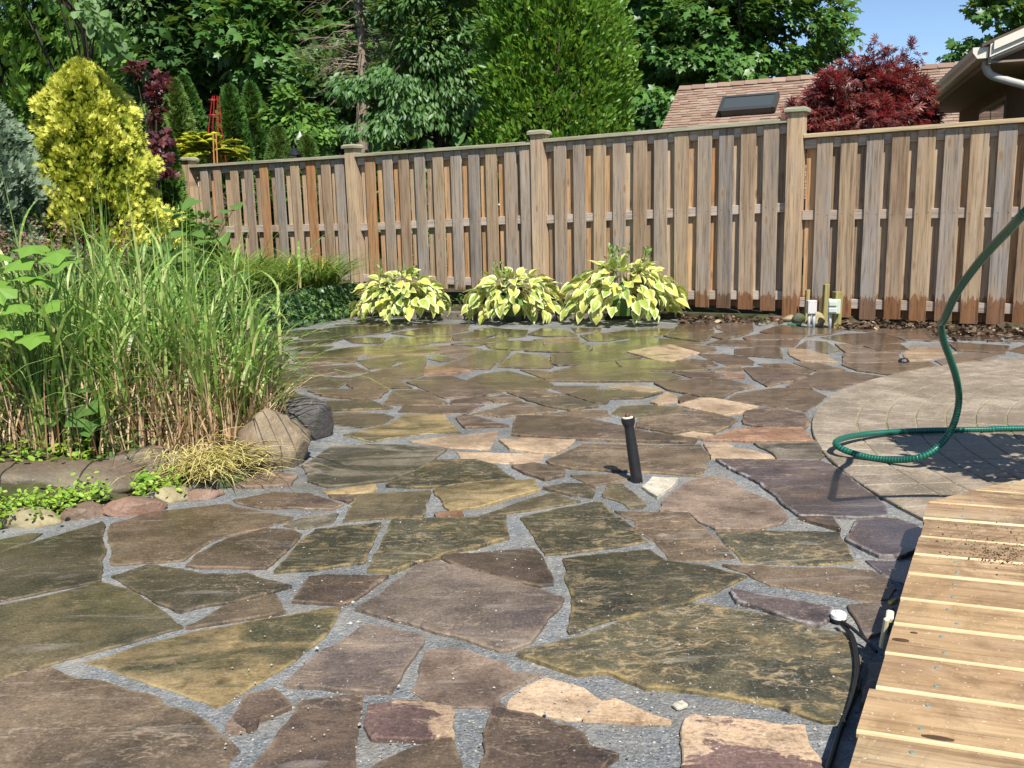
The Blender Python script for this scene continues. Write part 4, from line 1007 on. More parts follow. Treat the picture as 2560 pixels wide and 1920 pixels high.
def blades(name, base, lean, h, wd, bend, K, mat, parent, rnd=None, twist=None):
    """grass blades: base (n,3), lean unit xy (n,2), h height, bend strength"""
    n = len(base); t = np.linspace(0, 1, K + 1)[None, :, None]
    h = np.broadcast_to(h, (n,))[:, None, None]; b = np.broadcast_to(bend, (n,))[:, None, None]
    L3 = np.concatenate([lean, np.zeros((n, 1))], 1)[:, None, :]
    up = np.array([0, 0, 1.0])[None, None, :]
    P = base[:, None, :] + up * h * (t - .42 * np.minimum(b, 1.6) * t ** 3) + L3 * h * (b * (.25 * t + .75 * t ** 2))
    a = rng.random(n) * 6.283 if twist is None else twist
    side = np.stack([np.cos(a), np.sin(a), np.zeros(n)], 1)[:, None, :]
    side2 = np.stack([-lean[:, 1], lean[:, 0], np.zeros(n)], 1)[:, None, :]
    side = unit(side * .5 + side2)
    wv_ = np.broadcast_to(wd, (n,))[:, None, None] * np.minimum(1, (1 - t) * 2.2 + .03) * (0.6 + .4 * np.minimum(1, t * 5))
    V = np.stack([P - side * wv_ / 2, P + side * wv_ / 2], 2)      # n,K+1,2,3
    i = np.arange(n)[:, None] * (2 * (K + 1)); j = np.arange(K)[None] * 2
    q = i + j; Fq = np.stack([q, q + 1, q + 3, q + 2], -1).reshape(-1, 4)
    if rnd is None: rnd = rng.random(n)
    return bigmesh(name, V.reshape(-1, 3), Fq, mat, parent, {'rnd': np.repeat(rnd, 2 * (K + 1)), 'along': np.tile(np.repeat(np.linspace(0, 1, K + 1), 2), n)}, True)

# ------------------------------------------------------------------ zebra grass
s = N('zebra_grass_blade'); r = s.attr('rnd'); t_ = s.attr('along')
g = s.ramp(r, [(0, (.08, .18, .03)), (.5, (.175, .32, .055)), (.85, (.28, .42, .10)), (1, (.42, .48, .17))])
band = s.ramp(s.math('SINE', s.math('ADD', s.math('MULTIPLY', t_, 44), s.math('MULTIPLY', r, 90))), [(.80, 0), (.95, 1)])
col = s.mix(s.math('MULTIPLY', band, .62), g, (.56, .56, .22))
col = s.mix(s.ramp(t_, [(.0, .9), (.30, 0)]), col, (.38, .28, .13))
s.set(col, .42, .4); tr = s.new('ShaderNodeBsdfTranslucent'); s.l.new(s.mix(.4, col, (.4, .5, .1)), tr.inputs[0]); mx = s.new('ShaderNodeMixShader'); mx.inputs[0].default_value = .34
s.l.new(s.bsdf.outputs[0], mx.inputs[1]); s.l.new(tr.outputs[0], mx.inputs[2]); s.l.new(mx.outputs[0], s.out.inputs[0]); M_ZEBRA = s.mat
M_STRAW = m_foliage('dry_straw', [(0, (.22, .12, .06)), (.5, (.46, .31, .17)), (1, (.66, .52, .33))], .7, .15, .2, (.5, .35, .15))
M_STRAWY = m_foliage('yellow_straw', [(0, (.36, .32, .09)), (.5, (.60, .50, .17)), (1, (.76, .68, .32))], .7, .2, .2, (.5, .5, .15))
def zebra(label, c, r_, n, h0, h1, ndry, seed, lean_bias=(0, 0)):
    e = empty('zebra_grass', (c[0], c[1], 0)); tag(e, label, 'ornamental grass', 'zebra grass clumps in the left bed')
    def basepts(k, rr):
        a = rng.random(k) * 6.283; q = np.sqrt(rng.random(k)) * rr
        x, y = np.cos(a) * q * 1.15, np.sin(a) * q
        z = np.array([max(0, bed_h(c[0] + xx, c[1] + yy)) for xx, yy in zip(x, y)]); return np.stack([x, y, z], 1)
    B = basepts(n, r_); out = unit(B[:, :2] + rng.normal(size=(n, 2)) * r_ * 1.0 + np.array(lean_bias) * r_)
    h = h0 + (h1 - h0) * rng.random(n) ** 1.8; bd = np.abs(rng.normal(.24, .30, n)); hv = rng.random(n) < .2; bd[hv] += .3 + .6 * rng.random(hv.sum())
    blades('green_blades', B, out, h, .0065 + .011 * rng.random(n) ** 1.5, bd, 7, M_ZEBRA, e)['kind'] = 'stuff'
    # arching side leaves that leave the stems part way up
    k = int(n * .7); src = rng.integers(0, n, k); B2 = B[src].copy(); f_ = .25 + .45 * rng.random(k)
    B2[:, 2] += h[src] * f_; B2[:, :2] += out[src] * (h[src] * bd[src] * f_ ** 2)[:, None]
    a = rng.random(k) * 6.283; o2 = np.stack([np.cos(a), np.sin(a)], 1)
    blades('arching_leaves', B2, o2, .16 + .28 * rng.random(k), .009 + .008 * rng.random(k), .4 + 1.1 * rng.random(k), 6, M_ZEBRA, e)['kind'] = 'stuff'
    B = basepts(ndry, r_ * 1.05); B[:, 1] -= .07; a = rng.random(ndry) * 6.283; o3 = np.stack([np.cos(a), np.sin(a)], 1)
    blades('dry_stems', B, o3, .12 + .42 * rng.random(ndry) ** 1.3, .005 + .005 * rng.random(ndry), np.abs(rng.normal(.25, .4, ndry)), 4, M_STRAW, e)['kind'] = 'stuff'
zebra('tall zebra grass clump spilling over the boulders, straw coloured at its base', (-1.40, 4.10), .27, 430, .22, 1.18, 1500, 1, (.15, 0))
zebra('tall zebra grass clump in the middle of the left bed', (-1.88, 4.02), .32, 540, .20, 1.08, 520, 2)
zebra('zebra grass clump at the far left edge behind the ledge stone', (-2.46, 4.05), .36, 480, .20, .80, 260, 3)
zebra('zebra grass clump set back behind the other zebra grass', (-1.95, 4.75), .45, 320, .4, 1.3, 200, 4)

# straw pile of dead cut grass
n = 560; e = empty('straw_pile', G(520, 1215)); tag(e, 'loose pile of yellow dead grass spilling beside the brown boulder', 'straw')
B = np.stack([rng.normal(-.03, .10, n), rng.normal(.11, .07, n), np.abs(rng.normal(.05, .035, n))], 1); a = rng.normal(-.9, .9, n)
o = blades('straw', B, np.stack([np.cos(a), np.sin(a)], 1), .05 + .06 * rng.random(n), .004 + .003 * rng.random(n), 1.2 + 2.0 * rng.random(n), 4, M_STRAWY, e); o['kind'] = 'stuff'

# ------------------------------------------------------------------ hostas
s = N('hosta_leaf'); mg = s.attr('margin'); r = s.rand(); v = s.coord('Object', (1, 1, 1), 7); n1 = s.noise(v, 26, 4, .6); n2 = s.noise(v, 9, 3, .6)
edge = s.ramp(s.math('ADD', mg, s.math('MULTIPLY', s.math('SUBTRACT', n1, .5), .34)), [(.56, 0), (.66, 1)])
cen = s.mix(s.ramp(n2, [(.4, 0), (.6, 1)]), s.ramp(r, [(0, (.20, .33, .05)), (.5, (.42, .48, .07)), (1, (.58, .58, .09))]), s.ramp(r, [(0, (.36, .46, .09)), (1, (.64, .64, .16))]))
marg = s.ramp(r, [(0, (.70, .74, .42)), (.5, (.76, .74, .36)), (1, (.74, .64, .26))])
col = s.mix(edge, cen, marg)
vein = s.ramp(s.math('SINE', s.math('MULTIPLY', s.attr('across'), 26)), [(.1, .35), (.6, 0)]); col = s.mix(vein, col, (.7, .75, .6), 'MULTIPLY')
s.set(col, .45, .35); s.bump(s.attr('across'), .0, .001)
tr = s.new('ShaderNodeBsdfTranslucent'); s.l.new(s.mix(.3, col, (.5, .6, .1)), tr.inputs[0]); mx = s.new('ShaderNodeMixShader'); mx.inputs[0].default_value = .3
s.l.new(s.bsdf.outputs[0], mx.inputs[1]); s.l.new(tr.outputs[0], mx.inputs[2]); s.l.new(mx.outputs[0], s.out.inputs[0]); M_HOSTA = s.mat
M_STALK = m_foliage('green_stalk', [(0, (.12, .2, .05)), (1, (.2, .28, .08))], .5, .1)
def hosta_leaf(i):
    K, W = 7, 6; V = []; mgv = []; ac = []; Fs = []
    droop = .12 + .36 * i / 5; cup = .10 + .03 * (i % 3); wav = .012 + .01 * (i % 2)
    for a in range(K + 1):
        t = a / K
        hw = .35 * math.sin(math.pi * min(1, t * 1.02) ** .72) ** .8 * (1 - .12 * t) if 0 < t < 1 else .008
        ang = -droop * 2.2 * t; x = t * (1 - .25 * droop * t); z = .10 * t - droop * t * t
        for b in range(W + 1):
            q = b / W * 2 - 1
            V.append((x - abs(q) * .04, q * hw, z + cup * abs(q) ** 1.5 * hw / .35 * .8 + wav * math.sin(q * 5 + a * 1.9 + i)))
            mgv.append(max(abs(q), (t - .55) / .45 if t > .55 else 0, 0)); ac.append(q * (1 - .4 * t))
    for a in range(K):
        for b in range(W):
            p0 = a * (W + 1) + b; Fs.append((p0, p0 + 1, p0 + W + 2, p0 + W + 1))
    me = bpy.data.meshes.new('leaf'); me.from_pydata(V, [], Fs); me.materials.append(M_HOSTA)
    for nm, dv in (('margin', mgv), ('across', ac)):
        at_ = me.attributes.new(nm, 'FLOAT', 'POINT'); at_.data.foreach_set('value', dv)
    me.polygons.foreach_set('use_smooth', [True] * len(me.polygons)); return me
HL = [hosta_leaf(i) for i in range(6)]
def hosta(label, base, R_, H_, n, L0_, L1_, stalks=2):
    e = empty('hosta', base); tag(e, label, 'hosta', 'variegated hostas along the fence')
    V, Fs = lathe([(.10, 0), (.13, H_ * .25), (.06, H_ * .5), (.01, H_ * .6)], 10); mesh('stem_cluster', V, Fs, M_STALK, e)
    for i in range(n):
        f = (i + .5) / n; th = math.acos(1 - .99 * f ** .9) if f < 1 else 1.5; ph = i * 2.39996 + random.uniform(-.5, .5)
        rr = R_ * (.50 + .30 * random.random()) * math.sin(th) ** .9; z = H_ * (.12 + .80 * math.cos(th) ** .9) + random.uniform(-.02, .02)
        out = Vector((math.cos(ph), math.sin(ph), 0)); pit = .02 - .80 * math.sin(th) ** 4 + random.uniform(-.5, .5) + (.55 if th < .5 else 0)
        dr = (out * math.cos(pit) + Vector((0, 0, math.sin(pit)))).normalized(); rollv = random.uniform(-.8, .8)
        sd2 = Vector((-out.y, out.x, 0)); nr2 = dr.cross(sd2)
        rm = Matrix.Rotation(rollv, 3, dr); sd2 = rm @ sd2; nr2 = rm @ nr2
        L = random.uniform(L0_, L1_); wx = random.uniform(.85, 1.12)
        M4 = Matrix(((dr.x * L, sd2.x * L * wx, nr2.x * L, out.x * rr), (dr.y * L, sd2.y * L * wx, nr2.y * L, out.y * rr), (dr.z * L, sd2.z * L * wx, nr2.z * L, z), (0, 0, 0, 1)))
        inst(random.choice(HL), 'leaf', e, M4)
    for k in range(stalks):
        a = random.uniform(0, 6.28); q = random.uniform(.02, R_ * .5); x, y = q * math.cos(a), q * math.sin(a); hh = H_ * random.uniform(1.05, 1.32)
        V, Fs = tube([(x * .6, y * .6, H_ * .5), (x * .9, y * .9, H_ * .9), (x * 1.2, y * 1.2, hh)], [.004, .003, .002], 5); st_ = mesh('flower_stalk', V, Fs, M_STALK, e, True)
        m_ = 9; P_ = np.array([[x * 1.2, y * 1.2, hh]]) + np.stack([rng.normal(0, .012, m_), rng.normal(0, .012, m_), -rng.random(m_) * .12], 1)
        leafmesh('bud', P_, sph(m_) * .6 + [0, 0, .7], sph(m_), .045, T_OVAL, M_STALK, st_)
hosta('variegated hosta mound nearest the ivy wall, yellowest of the three', G(1000, 806, .03) + Vector((-.02, .34, .03)), .58, .44, 285, .075, .165, 3)
hosta('variegated hosta in the middle of the three along the fence', G(1285, 806, .03) + Vector((0, .34, .03)), .57, .43, 260, .08, .17, 3)
hosta('largest variegated hosta with flower stalks below the grey fence boards', G(1568, 806, .03) + Vector((0, .36, .03)), .70, .52, 298, .085, .185, 9)

# ------------------------------------------------------------------ low stone wall with ivy and daylilies
M_WALL = m_rock('wall_stone', (.05, .042, .036), (.085, .07, .055), (.10, .09, .075), .85, (.04, .06, .015))
wall = empty('low_stone_wall', (-2.25, 8.6, 0)); tag(wall, 'low dark stone wall under the daylilies, half hidden by ivy', 'wall')
wp = [Vector((-2.42, 8.0)), Vector((-2.30, 8.5)), Vector((-2.05, 9.2)), Vector((-1.72, 9.95))]
for i in range(3):
    A_, B_ = wp[i], wp[i + 1]; seg = (B_ - A_).length; ang = math.atan2(B_.y - A_.y, B_.x - A_.x)
    for crs in range(3):
        k = 2 if crs < 2 else 1
        for j in range(k):
            c_ = A_.lerp(B_, (j + .5) / k); bm = bmesh.new(); hh = (.13, .12, .07)[crs]; z0 = (.0, .135, .26)[crs]
            bm_box(bm, (0, 0, hh / 2), (seg / k - .02 + (.06 if crs == 2 else 0), .22 + (.05 if crs == 2 else 0), hh - .008), None, .015)
            bmesh.ops.subdivide_edges(bm, edges=bm.edges, cuts=2, use_grid_fill=True)
            for v_ in bm.verts: v_.co += Vector([mnoise.noise(v_.co * 6 + Vector((i * 7 + crs * 3 + j, q * 5, 0))) * .02 for q in range(3)])
            o = bmobj('wall_block', bm, M_WALL, wall, True, loc=(c_.x + 2.25 - .09, c_.y - 8.6 + .03, z0)); o.rotation_euler = (0, 0, ang)
M_IVY = m_foliage('ivy_leaf', [(0, (.02, .055, .015)), (.6, (.05, .12, .03)), (1, (.13, .22, .05))], .4, .15, .4)
ivy = empty('ivy', (-2.0, 8.8, 0)); tag(ivy, 'green ivy trailing down over the low stone wall', 'ivy')
n = 1300; seg = rng.random(n) * 1.0; w3 = [np.array(p_) for p_ in wp]
def along(f): 
    k = np.minimum((f * 3).astype(int), 2); u_ = f * 3 - k; A3 = np.array([w3[i] for i in k]); B3 = np.array([w3[i + 1] for i in k]); return A3 + (B3 - A3) * u_[:, None]
base_ = along(.12 + .88 * seg ** .7); zz = .02 + .34 * rng.random(n) ** .8
pos = np.stack([base_[:, 0] + .06 + .05 * rng.random(n) + 2.0, base_[:, 1] - .02 - 8.8, zz], 1)
leafmesh('leaves', pos, np.stack([rng.normal(.2, .5, n), rng.normal(-.3, .5, n), -.8 + rng.normal(0, .4, n)], 1), np.stack([.8 + rng.normal(0, .3, n), -.8 + rng.normal(0, .3, n), .5 + rng.normal(0, .3, n)], 1), .035 + .03 * rng.random(n), T_MAPLE, M_IVY, ivy)
M_LILY = m_foliage('daylily_leaf', [(0, (.05, .12, .02)), (.5, (.12, .22, .035)), (.9, (.28, .34, .06)), (1, (.42, .38, .08))], .45, .28, .35)
def daylily(label, c, n, h0, h1, r_):
    e = empty('daylily', (c[0], c[1], 0)); tag(e, label, 'daylily', 'daylilies above the low wall')
    a = rng.random(n) * 6.283; q = np.sqrt(rng.random(n)) * r_; B = np.stack([np.cos(a) * q, np.sin(a) * q, np.full(n, c[2])], 1); a2 = a + rng.normal(0, .7, n)
    blades('leaves', B, np.stack([np.cos(a2), np.sin(a2)], 1), h0 + (h1 - h0) * rng.random(n), .014 + .008 * rng.random(n), .7 + .9 * rng.random(n), 8, M_LILY, e)['kind'] = 'stuff'
    return e
daylily('arching daylily clump overhanging the fence end of the ivy wall', (-2.05, 9.75, .25), 260, .45, .75, .22)
daylily('arching daylily clump on the middle of the ivy wall', (-2.45, 9.2, .27), 260, .45, .72, .25)
daylily('arching daylily clump behind the zebra grass tips', (-2.75, 8.5, .28), 240, .45, .7, .25)
daylily('yellowish daylily clump deeper in the bed by the fence', (-2.95, 9.7, .3), 240, .45, .75, .3)
fl = empty('daylily_flower', D(820, 664, 10.1) + Vector((0, 0, -.35))); tag(fl, 'single orange daylily flower in front of the fence', 'flower')
V, Fs = tube([(0, 0, 0), (.02, 0, .2), (.0, 0, .34)], .005, 5); mesh('stem', V, Fs, M_STALK, fl)
k = 6; a = np.arange(k) * 6.283 / k; leafmesh('petals', np.zeros((k, 3)) + [0, 0, .34], np.stack([np.cos(a), np.sin(a), np.full(k, .8)], 1), np.stack([-np.cos(a), -np.sin(a), np.full(k, .9)], 1), .085, T_OVAL, m_foliage('orange_petal', [(0, (.6, .16, .02)), (1, (.7, .24, .03))], .5, .3, .3, (.7, .2, .02)), fl)

# ------------------------------------------------------------------ mixed perennials of the left bed
M_PERA = m_foliage('perennial_leaf', [(0, (.035, .085, .018)), (.5, (.08, .16, .035)), (1, (.16, .25, .06))], .5, .25)
M_PERB = m_foliage('grey_green_leaf', [(0, (.06, .10, .045)), (.6, (.12, .17, .075)), (1, (.24, .25, .12))], .6, .25)
M_SPIKE = m_foliage('faded_flower_spike', [(0, (.10, .055, .045)), (.6, (.22, .12, .09)), (1, (.36, .24, .17))], .8, .1, .1, (.3, .15, .1))
M_LIME = m_foliage('lime_leaf', [(0, (.14, .26, .03)), (.6, (.24, .40, .05)), (1, (.38, .50, .08))], .5, .35, .3, (.5, .6, .05))
def bush(label, c, rad, nclus, per, size, tpl, mat, name='perennial', cat='perennial', flat=.7, group=None, seedrnd=None):
    e = empty(name, (c[0], c[1], 0)); tag(e, label, cat, group)
    ct = sph(nclus) * np.array(rad) * (.55 + .45 * rng.random((nclus, 1))); ct[:, 2] = np.abs(ct[:, 2]); ct[:, 2] += c[2]
    pos, d, idx = cluster_cloud(ct, min(rad) * .35, per, flat)
    n = len(pos); nr = np.array([0, 0, 1.0]) * .8 + d * .7 + rng.normal(0, .35, (n, 3))
    leafmesh('foliage', pos, d + [0, 0, .1], nr, size * (.7 + .6 * rng.random(n)), tpl, mat, e)
    V, Fs = tube([(0, 0, min(0, c[2]) - .02), (.01, 0, c[2] + rad[2] * .6)], [.02, .008], 6); mesh('stem', V, Fs, M_STALK, e); return e
bush('bushy green perennial just behind the zebra grass tips', (-2.55, 6.9, .35), (.55, .45, .42), 60, 45, .07, T_OVAL, M_PERA)
bush('fresh green perennial between daylilies and fence end', (-3.1, 8.2, .4), (.5, .4, .40), 60, 45, .07, T_OVAL, M_PERA)
bush('grey green perennial below the golden cypress', (-3.9, 7.9, .5), (.55, .4, .35), 60, 45, .06, T_OVAL, M_PERB)
bush('low mixed green perennial at the far left of the bed', (-4.2, 7.0, .4), (.7, .5, .4), 70, 45, .06, T_DIAMOND, M_PERB)
bush('leafy green perennial under the blue juniper', (-3.5, 6.3, .35), (.5, .45, .35), 60, 45, .06, T_OVAL, M_PERA)
bush('pale rusty perennial at the left edge behind the vine', (-3.0, 5.6, .35), (.45, .3, .32), 45, 40, .05, T_DIAMOND, m_foliage('rusty_seed', [(0, (.14, .16, .05)), (.5, (.3, .22, .1)), (1, (.45, .28, .12))], .7, .2), cat='perennial')
def spikes(label, c, n, r_, h0, h1):
    e = empty('faded_salvia', (c[0], c[1], 0)); tag(e, label, 'salvia')
    P_ = []; 
    for i in range(n):
        x, y = random.uniform(-r_, r_), random.uniform(-r_ * .5, r_ * .5); h_ = random.uniform(h0, h1); lx, ly = random.uniform(-.05, .05), random.uniform(-.04, .04)
        for k in range(26):
            t = .45 + .55 * k / 26; P_.append((x + lx * t, y + ly * t, c[2] + h_ * t))
    P_ = np.array(P_); m_ = len(P_); P_ += rng.normal(0, .008, (m_, 3))
    leafmesh('flower_spikes', P_, sph(m_) * [1, 1, .4], sph(m_), .035, T_DIAMOND, M_SPIKE, e)['kind'] = 'stuff'
    k = n * 14; B = np.stack([rng.uniform(-r_, r_, k), rng.uniform(-r_ * .5, r_ * .5, k), np.full(k, c[2]) + rng.random(k) * h0 * .6], 1)
    leafmesh('leaves', B, sph(k) + [0, 0, .4], sph(k) + [0, 0, .6], .07, T_OVAL, M_PERB, e)
spikes('brown faded salvia spikes in front of the golden cypress', (-3.55, 7.3, .45), 34, .55, .45, .68)
spikes('brown faded salvia spikes at the far left under the juniper', (-4.3, 7.6, .5), 26, .5, .42, .62)

# large lobed leaves
def bigleaf(mat, name='leaf'):
    rim = [(0, 0), (-.10, .22), (.05, .48), (.30, .38), (.50, .62), (.62, .30), (1.0, 0.02), (.63, -.31), (.52, -.62), (.28, -.40), (.03, -.5), (-.11, -.2)]
    V = [(.34, 0, .09)] + [(x, y, -.22 * (x - .3) ** 2 - .30 * y * y + .05 * math.sin(9 * x + 7 * y)) for x, y in rim]
    Fs = [(0, i, i + 1) for i in range(1, len(rim))] + [(0, len(rim), 1)]
    me = bpy.data.meshes.new(name); me.from_pydata(V, [], Fs); me.materials.append(mat); at_ = me.attributes.new('rnd', 'FLOAT', 'POINT'); at_.data.foreach_set('value', [random.random() * .2 + .4] * len(V)); return me
def heartleaf(mat, name='leaf'):
    rim = [(0, 0), (-.14, .2), (-.08, .42), (.2, .48), (.6, .3), (1, 0), (.6, -.3), (.2, -.48), (-.08, -.42), (-.14, -.2)]
    V = [(.3, 0, .03)] + [(x, y, -.14 * (x - .3) ** 2 + .10 * abs(y)) for x, y in rim]
    Fs = [(0, i, i + 1) for i in range(1, len(rim))] + [(0, len(rim), 1)]
    me = bpy.data.meshes.new(name); me.from_pydata(V, [], Fs); me.materials.append(mat); at_ = me.attributes.new('rnd', 'FLOAT', 'POINT'); at_.data.foreach_set('value', [random.random() * .3 + .4] * len(V)); return me
def leafy(name, label, cat, base, pts, me, Ls, stemmat=None):
    """plant made of single big leaves at given points, each on its own stalk to the base"""
    e = empty(name, base); tag(e, label, cat)
    parts = []
    for p_ in pts:
        q = Vector(p_) - Vector(base); a = random.uniform(-.8, .8) + math.atan2(-1, q.x * .4); pit = random.uniform(-.5, .05)
        dr = Vector((math.cos(a) * math.cos(pit), math.sin(a) * math.cos(pit), math.sin(pit))); nr2 = Vector((random.uniform(-.25, .25), -.55 + random.uniform(-.25, .25), .8)).normalized()
        sd2 = nr2.cross(dr).normalized(); nr2 = dr.cross(sd2); L = random.uniform(*Ls)
        inst(me, 'leaf', e, Matrix(((dr.x * L, sd2.x * L, nr2.x * L, q.x), (dr.y * L, sd2.y * L, nr2.y * L, q.y), (dr.z * L, sd2.z * L, nr2.z * L, q.z), (0, 0, 0, 1))))
        mid = Vector((q.x * .5, q.y * .5 + .02, q.z * .62)); parts.append(tube([(q.x * .1, 0, 0), mid, q], [.005, .0035, .002], 5))
    V, Fs = merge(parts); mesh('stalks', V, Fs, stemmat or M_STALK, e, True); return e
M_VINE = m_foliage('vine_leaf', [(0, (.10, .21, .03)), (.5, (.15, .28, .04)), (1, (.24, .36, .06))], .5, .25, .3, (.3, .45, .05)); LB = bigleaf(M_VINE); LB2 = bigleaf(M_PERA); LH = heartleaf(M_PERA); LHL = heartleaf(M_LIME)
leafy('lobed_vine', 'broad lime green lobed leaves rising at the left edge of the grass', 'vine', D(90, 1040, 3.75), [D(40, 650, 3.66), D(95, 612, 3.7), D(140, 625, 3.68), D(70, 690, 3.64), D(25, 715, 3.6), D(125, 700, 3.66), D(60, 760, 3.6), D(115, 760, 3.62), D(20, 640, 3.7), D(165, 655, 3.68), D(40, 820, 3.6), D(95, 830, 3.62)], LB, (.10, .15))
leafy('heart_leaf_vine', 'heart shaped green leaves climbing at the end of the fence', 'vine', D(500, 720, 7.6), [D(488, 500, 7.5), D(430, 525, 7.4), D(465, 535, 7.45), D(520, 520, 7.5), D(570, 525, 7.5), D(590, 512, 7.5), D(500, 575, 7.4), D(535, 560, 7.4), D(480, 610, 7.3), D(520, 600, 7.3), D(552, 590, 7.4), D(455, 580, 7.4)], LH, (.12, .18))
leafy('maple_seedling', 'maple seedling with large green leaves low in the zebra grass', 'seedling', D(200, 1150, 3.85), [D(150, 1025, 3.78), D(200, 1005, 3.76), D(240, 1040, 3.75), D(215, 1050, 3.75), D(205, 960, 3.8)], LB2, (.10, .15))
leafy('maple_seedling', 'tiny lime maple seedling beside the mauve block', 'seedling', D(368, 1245, 3.45), [D(352, 1188, 3.44), D(378, 1190, 3.44)], LB, (.05, .07))
# low weeds along the bed edge
def weeds(label, px0, px1, pys, n, size, mat, hz=.05):
    base = G((px0 + px1) / 2, pys[0]); e = empty('weeds', base); tag(e, label, 'weeds')
    pos = []
    for i in range(n):
        t = random.random(); px = px0 + (px1 - px0) * t; py = pys[0] + (pys[1] - pys[0]) * t + random.gauss(0, 12); p_ = G(px, py, .03); pos.append((p_.x - base.x, p_.y - base.y, .02 + abs(random.gauss(0, hz))))
    pos = np.array(pos); m_ = len(pos); leafmesh('leaves', pos, sph(m_) * [1, 1, .3] + [0, 0, .3], sph(m_) * .5 + [0, -.2, .9], size * (.6 + .8 * rng.random(m_)), T_OVAL, mat, e)['kind'] = 'stuff'
weeds('bright green low weeds between the ledge stone and the pink rocks', 70, 270, (1275, 1228), 420, .021, M_LIME, .03)
weeds('bright weeds in front of the ledge stone at the left edge', -30, 90, (1290, 1270), 240, .022, M_LIME, .035)
weeds('green creeping weeds behind the ledge stone', -20, 240, (1185, 1170), 600, .034, M_LIME, .06)
weeds('dark green weeds at the foot of the zebra grass', 250, 420, (1160, 1145), 420, .035, M_PERA, .07)
weeds('small weeds around the mauve block and straw', 330, 460, (1225, 1215), 200, .022, M_LIME, .03)
weeds('green weeds growing between the first and middle hosta', 1060, 1200, (775, 775), 160, .05, M_PERA, .08)
weeds('small weeds at the foot of the fence by the ivy wall', 845, 900, (770, 775), 160, .045, M_PERA, .12)
weeds('weeds between the middle and largest hosta', 1380, 1440, (770, 770), 120, .05, M_PERB, .12)
# dead leaf litter along the fence on the right
M_LITTER = m_foliage('dead_leaf_litter', [(0, (.035, .022, .015)), (.5, (.085, .055, .036)), (.92, (.16, .11, .07)), (1, (.38, .31, .2))], .8, .05, .1, (.3, .2, .1))
P_ = []
for i in range(1500):
    t = random.random()
    if t < .3: px, py = random.uniform(1690, 1960), random.uniform(782, 806)
    elif t < .6: px, py = random.uniform(2100, 2350), random.uniform(805, 820)
    else: px, py = random.uniform(2330, 2600), random.gauss(826, 9)
    P_.append(G(px, py, .012 + abs(random.gauss(0, .012))))
P_ = np.array(P_); m_ = len(P_)
o = leafmesh('leaf_litter', P_, sph(m_) * [1, 1, .3], sph(m_) * .6 + [0, 0, .6], .03 + .04 * rng.random(m_), T_OVAL, M_LITTER); tag(o, 'dead brown leaves and twigs along the foot of the fence', 'leaf litter', kind='stuff')
# ------------------------------------------------------------------ trees and shrubs
rng = np.random.default_rng(23); random.seed(23)
BARK = m_bark('grey_brown_bark', (.07, .055, .04), (.17, .14, .11)); BARKD = m_bark('dark_bark', (.03, .025, .02), (.08, .065, .05))
BARKL = m_bark('pale_dead_bark', (.16, .12, .085), (.34, .28, .21), 10)
def shell_points(n, c, rad, lo=.72, noise_amp=.18, nf=1.6, zmin=-1.0):
    d = sph(int(n * 1.6)); d = d[d[:, 2] > zmin][:n]
    k = np.array([1 + noise_amp * mnoise.noise(Vector(v_) * nf + Vector((c[0], c[1], 3))) * 1.6 for v_ in d])
    r = (lo + (1 - lo) * np.sqrt(rng.random(len(d)))) * k
    return np.array(c) + d * r[:, None] * np.array(rad), d
def tree(name, label, cat, base, top, tr, crowns, nclus, per, cr, leaf, tpl, mat, bark=None, droop=.25, flat=.55, lo=.6, group=None, limbs=14, wid=1.0, upn=.8, namp=.2):
    base = Vector(base); top = Vector(top); e = empty(name, base); tag(e, label, cat, group)
    cents = []; 
    tot = sum(r_[0] * r_[1] * r_[2] for c_, r_ in crowns)
    for c_, r_ in crowns:
        k = max(3, int(nclus * r_[0] * r_[1] * r_[2] / tot)); q, d = shell_points(k, c_, r_, lo, namp); cents.append(q)
    cents = np.concatenate(cents)
    axis_c = np.mean([c_ for c_, r_ in crowns], axis=0)
    pos, d, idx = cluster_cloud(cents, cr * (.7 + .6 * rng.random(len(cents))), per, flat, .25)
    out = unit(cents - axis_c)[idx]
    n = len(pos); dr = out * .7 + d * .8 + np.array([0, 0, -droop]) + rng.normal(0, .25, (n, 3))
    nr = np.array([0, 0, 1.0]) * upn + out * .45 + rng.normal(0, .4, (n, 3)) + np.array([.1, -.35, .1])
    bnd = np.array(base); crnd = rng.random(len(cents))[idx] * .35 + rng.random(n) * .65
    leafmesh('crown', pos - bnd, dr, nr, leaf * (.65 + .7 * rng.random(n)), tpl, mat, e, crnd, wid)
    parts = []
    tp = top - base; pts = [Vector((0, 0, -.2)), tp * .3 + Vector((.05 * tr * 10, 0, 0)), tp * .65, tp]
    parts.append(tube(catmull(pts, 4), [tr * (1.15 - .95 * i / 12) for i in range(13)], 9))
    for k in rng.choice(len(cents), min(limbs, len(cents)), replace=False):
        t = .25 + .6 * rng.random(); a = tp * t; b = Vector(cents[k] - bnd); m_ = a.lerp(b, .5) + Vector((0, 0, .1 * (b - a).length)); parts.append(tube([a, m_, b], [tr * .4 * (1 - t * .6), tr * .22, tr * .07], 6))
    V, Fs = merge(parts); mesh('trunk', V, Fs, bark or BARK, e, True); return e
F_MAPLE = m_foliage('maple_leaf', [(0, (.025, .075, .015)), (.5, (.06, .15, .03)), (1, (.12, .24, .05))], .42, .22, .4)
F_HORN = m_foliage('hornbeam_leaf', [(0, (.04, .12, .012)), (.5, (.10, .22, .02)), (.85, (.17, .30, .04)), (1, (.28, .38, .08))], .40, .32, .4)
F_MID = m_foliage('ash_leaf', [(0, (.035, .085, .022)), (.5, (.075, .165, .045)), (1, (.14, .25, .075))], .45, .25, .35)
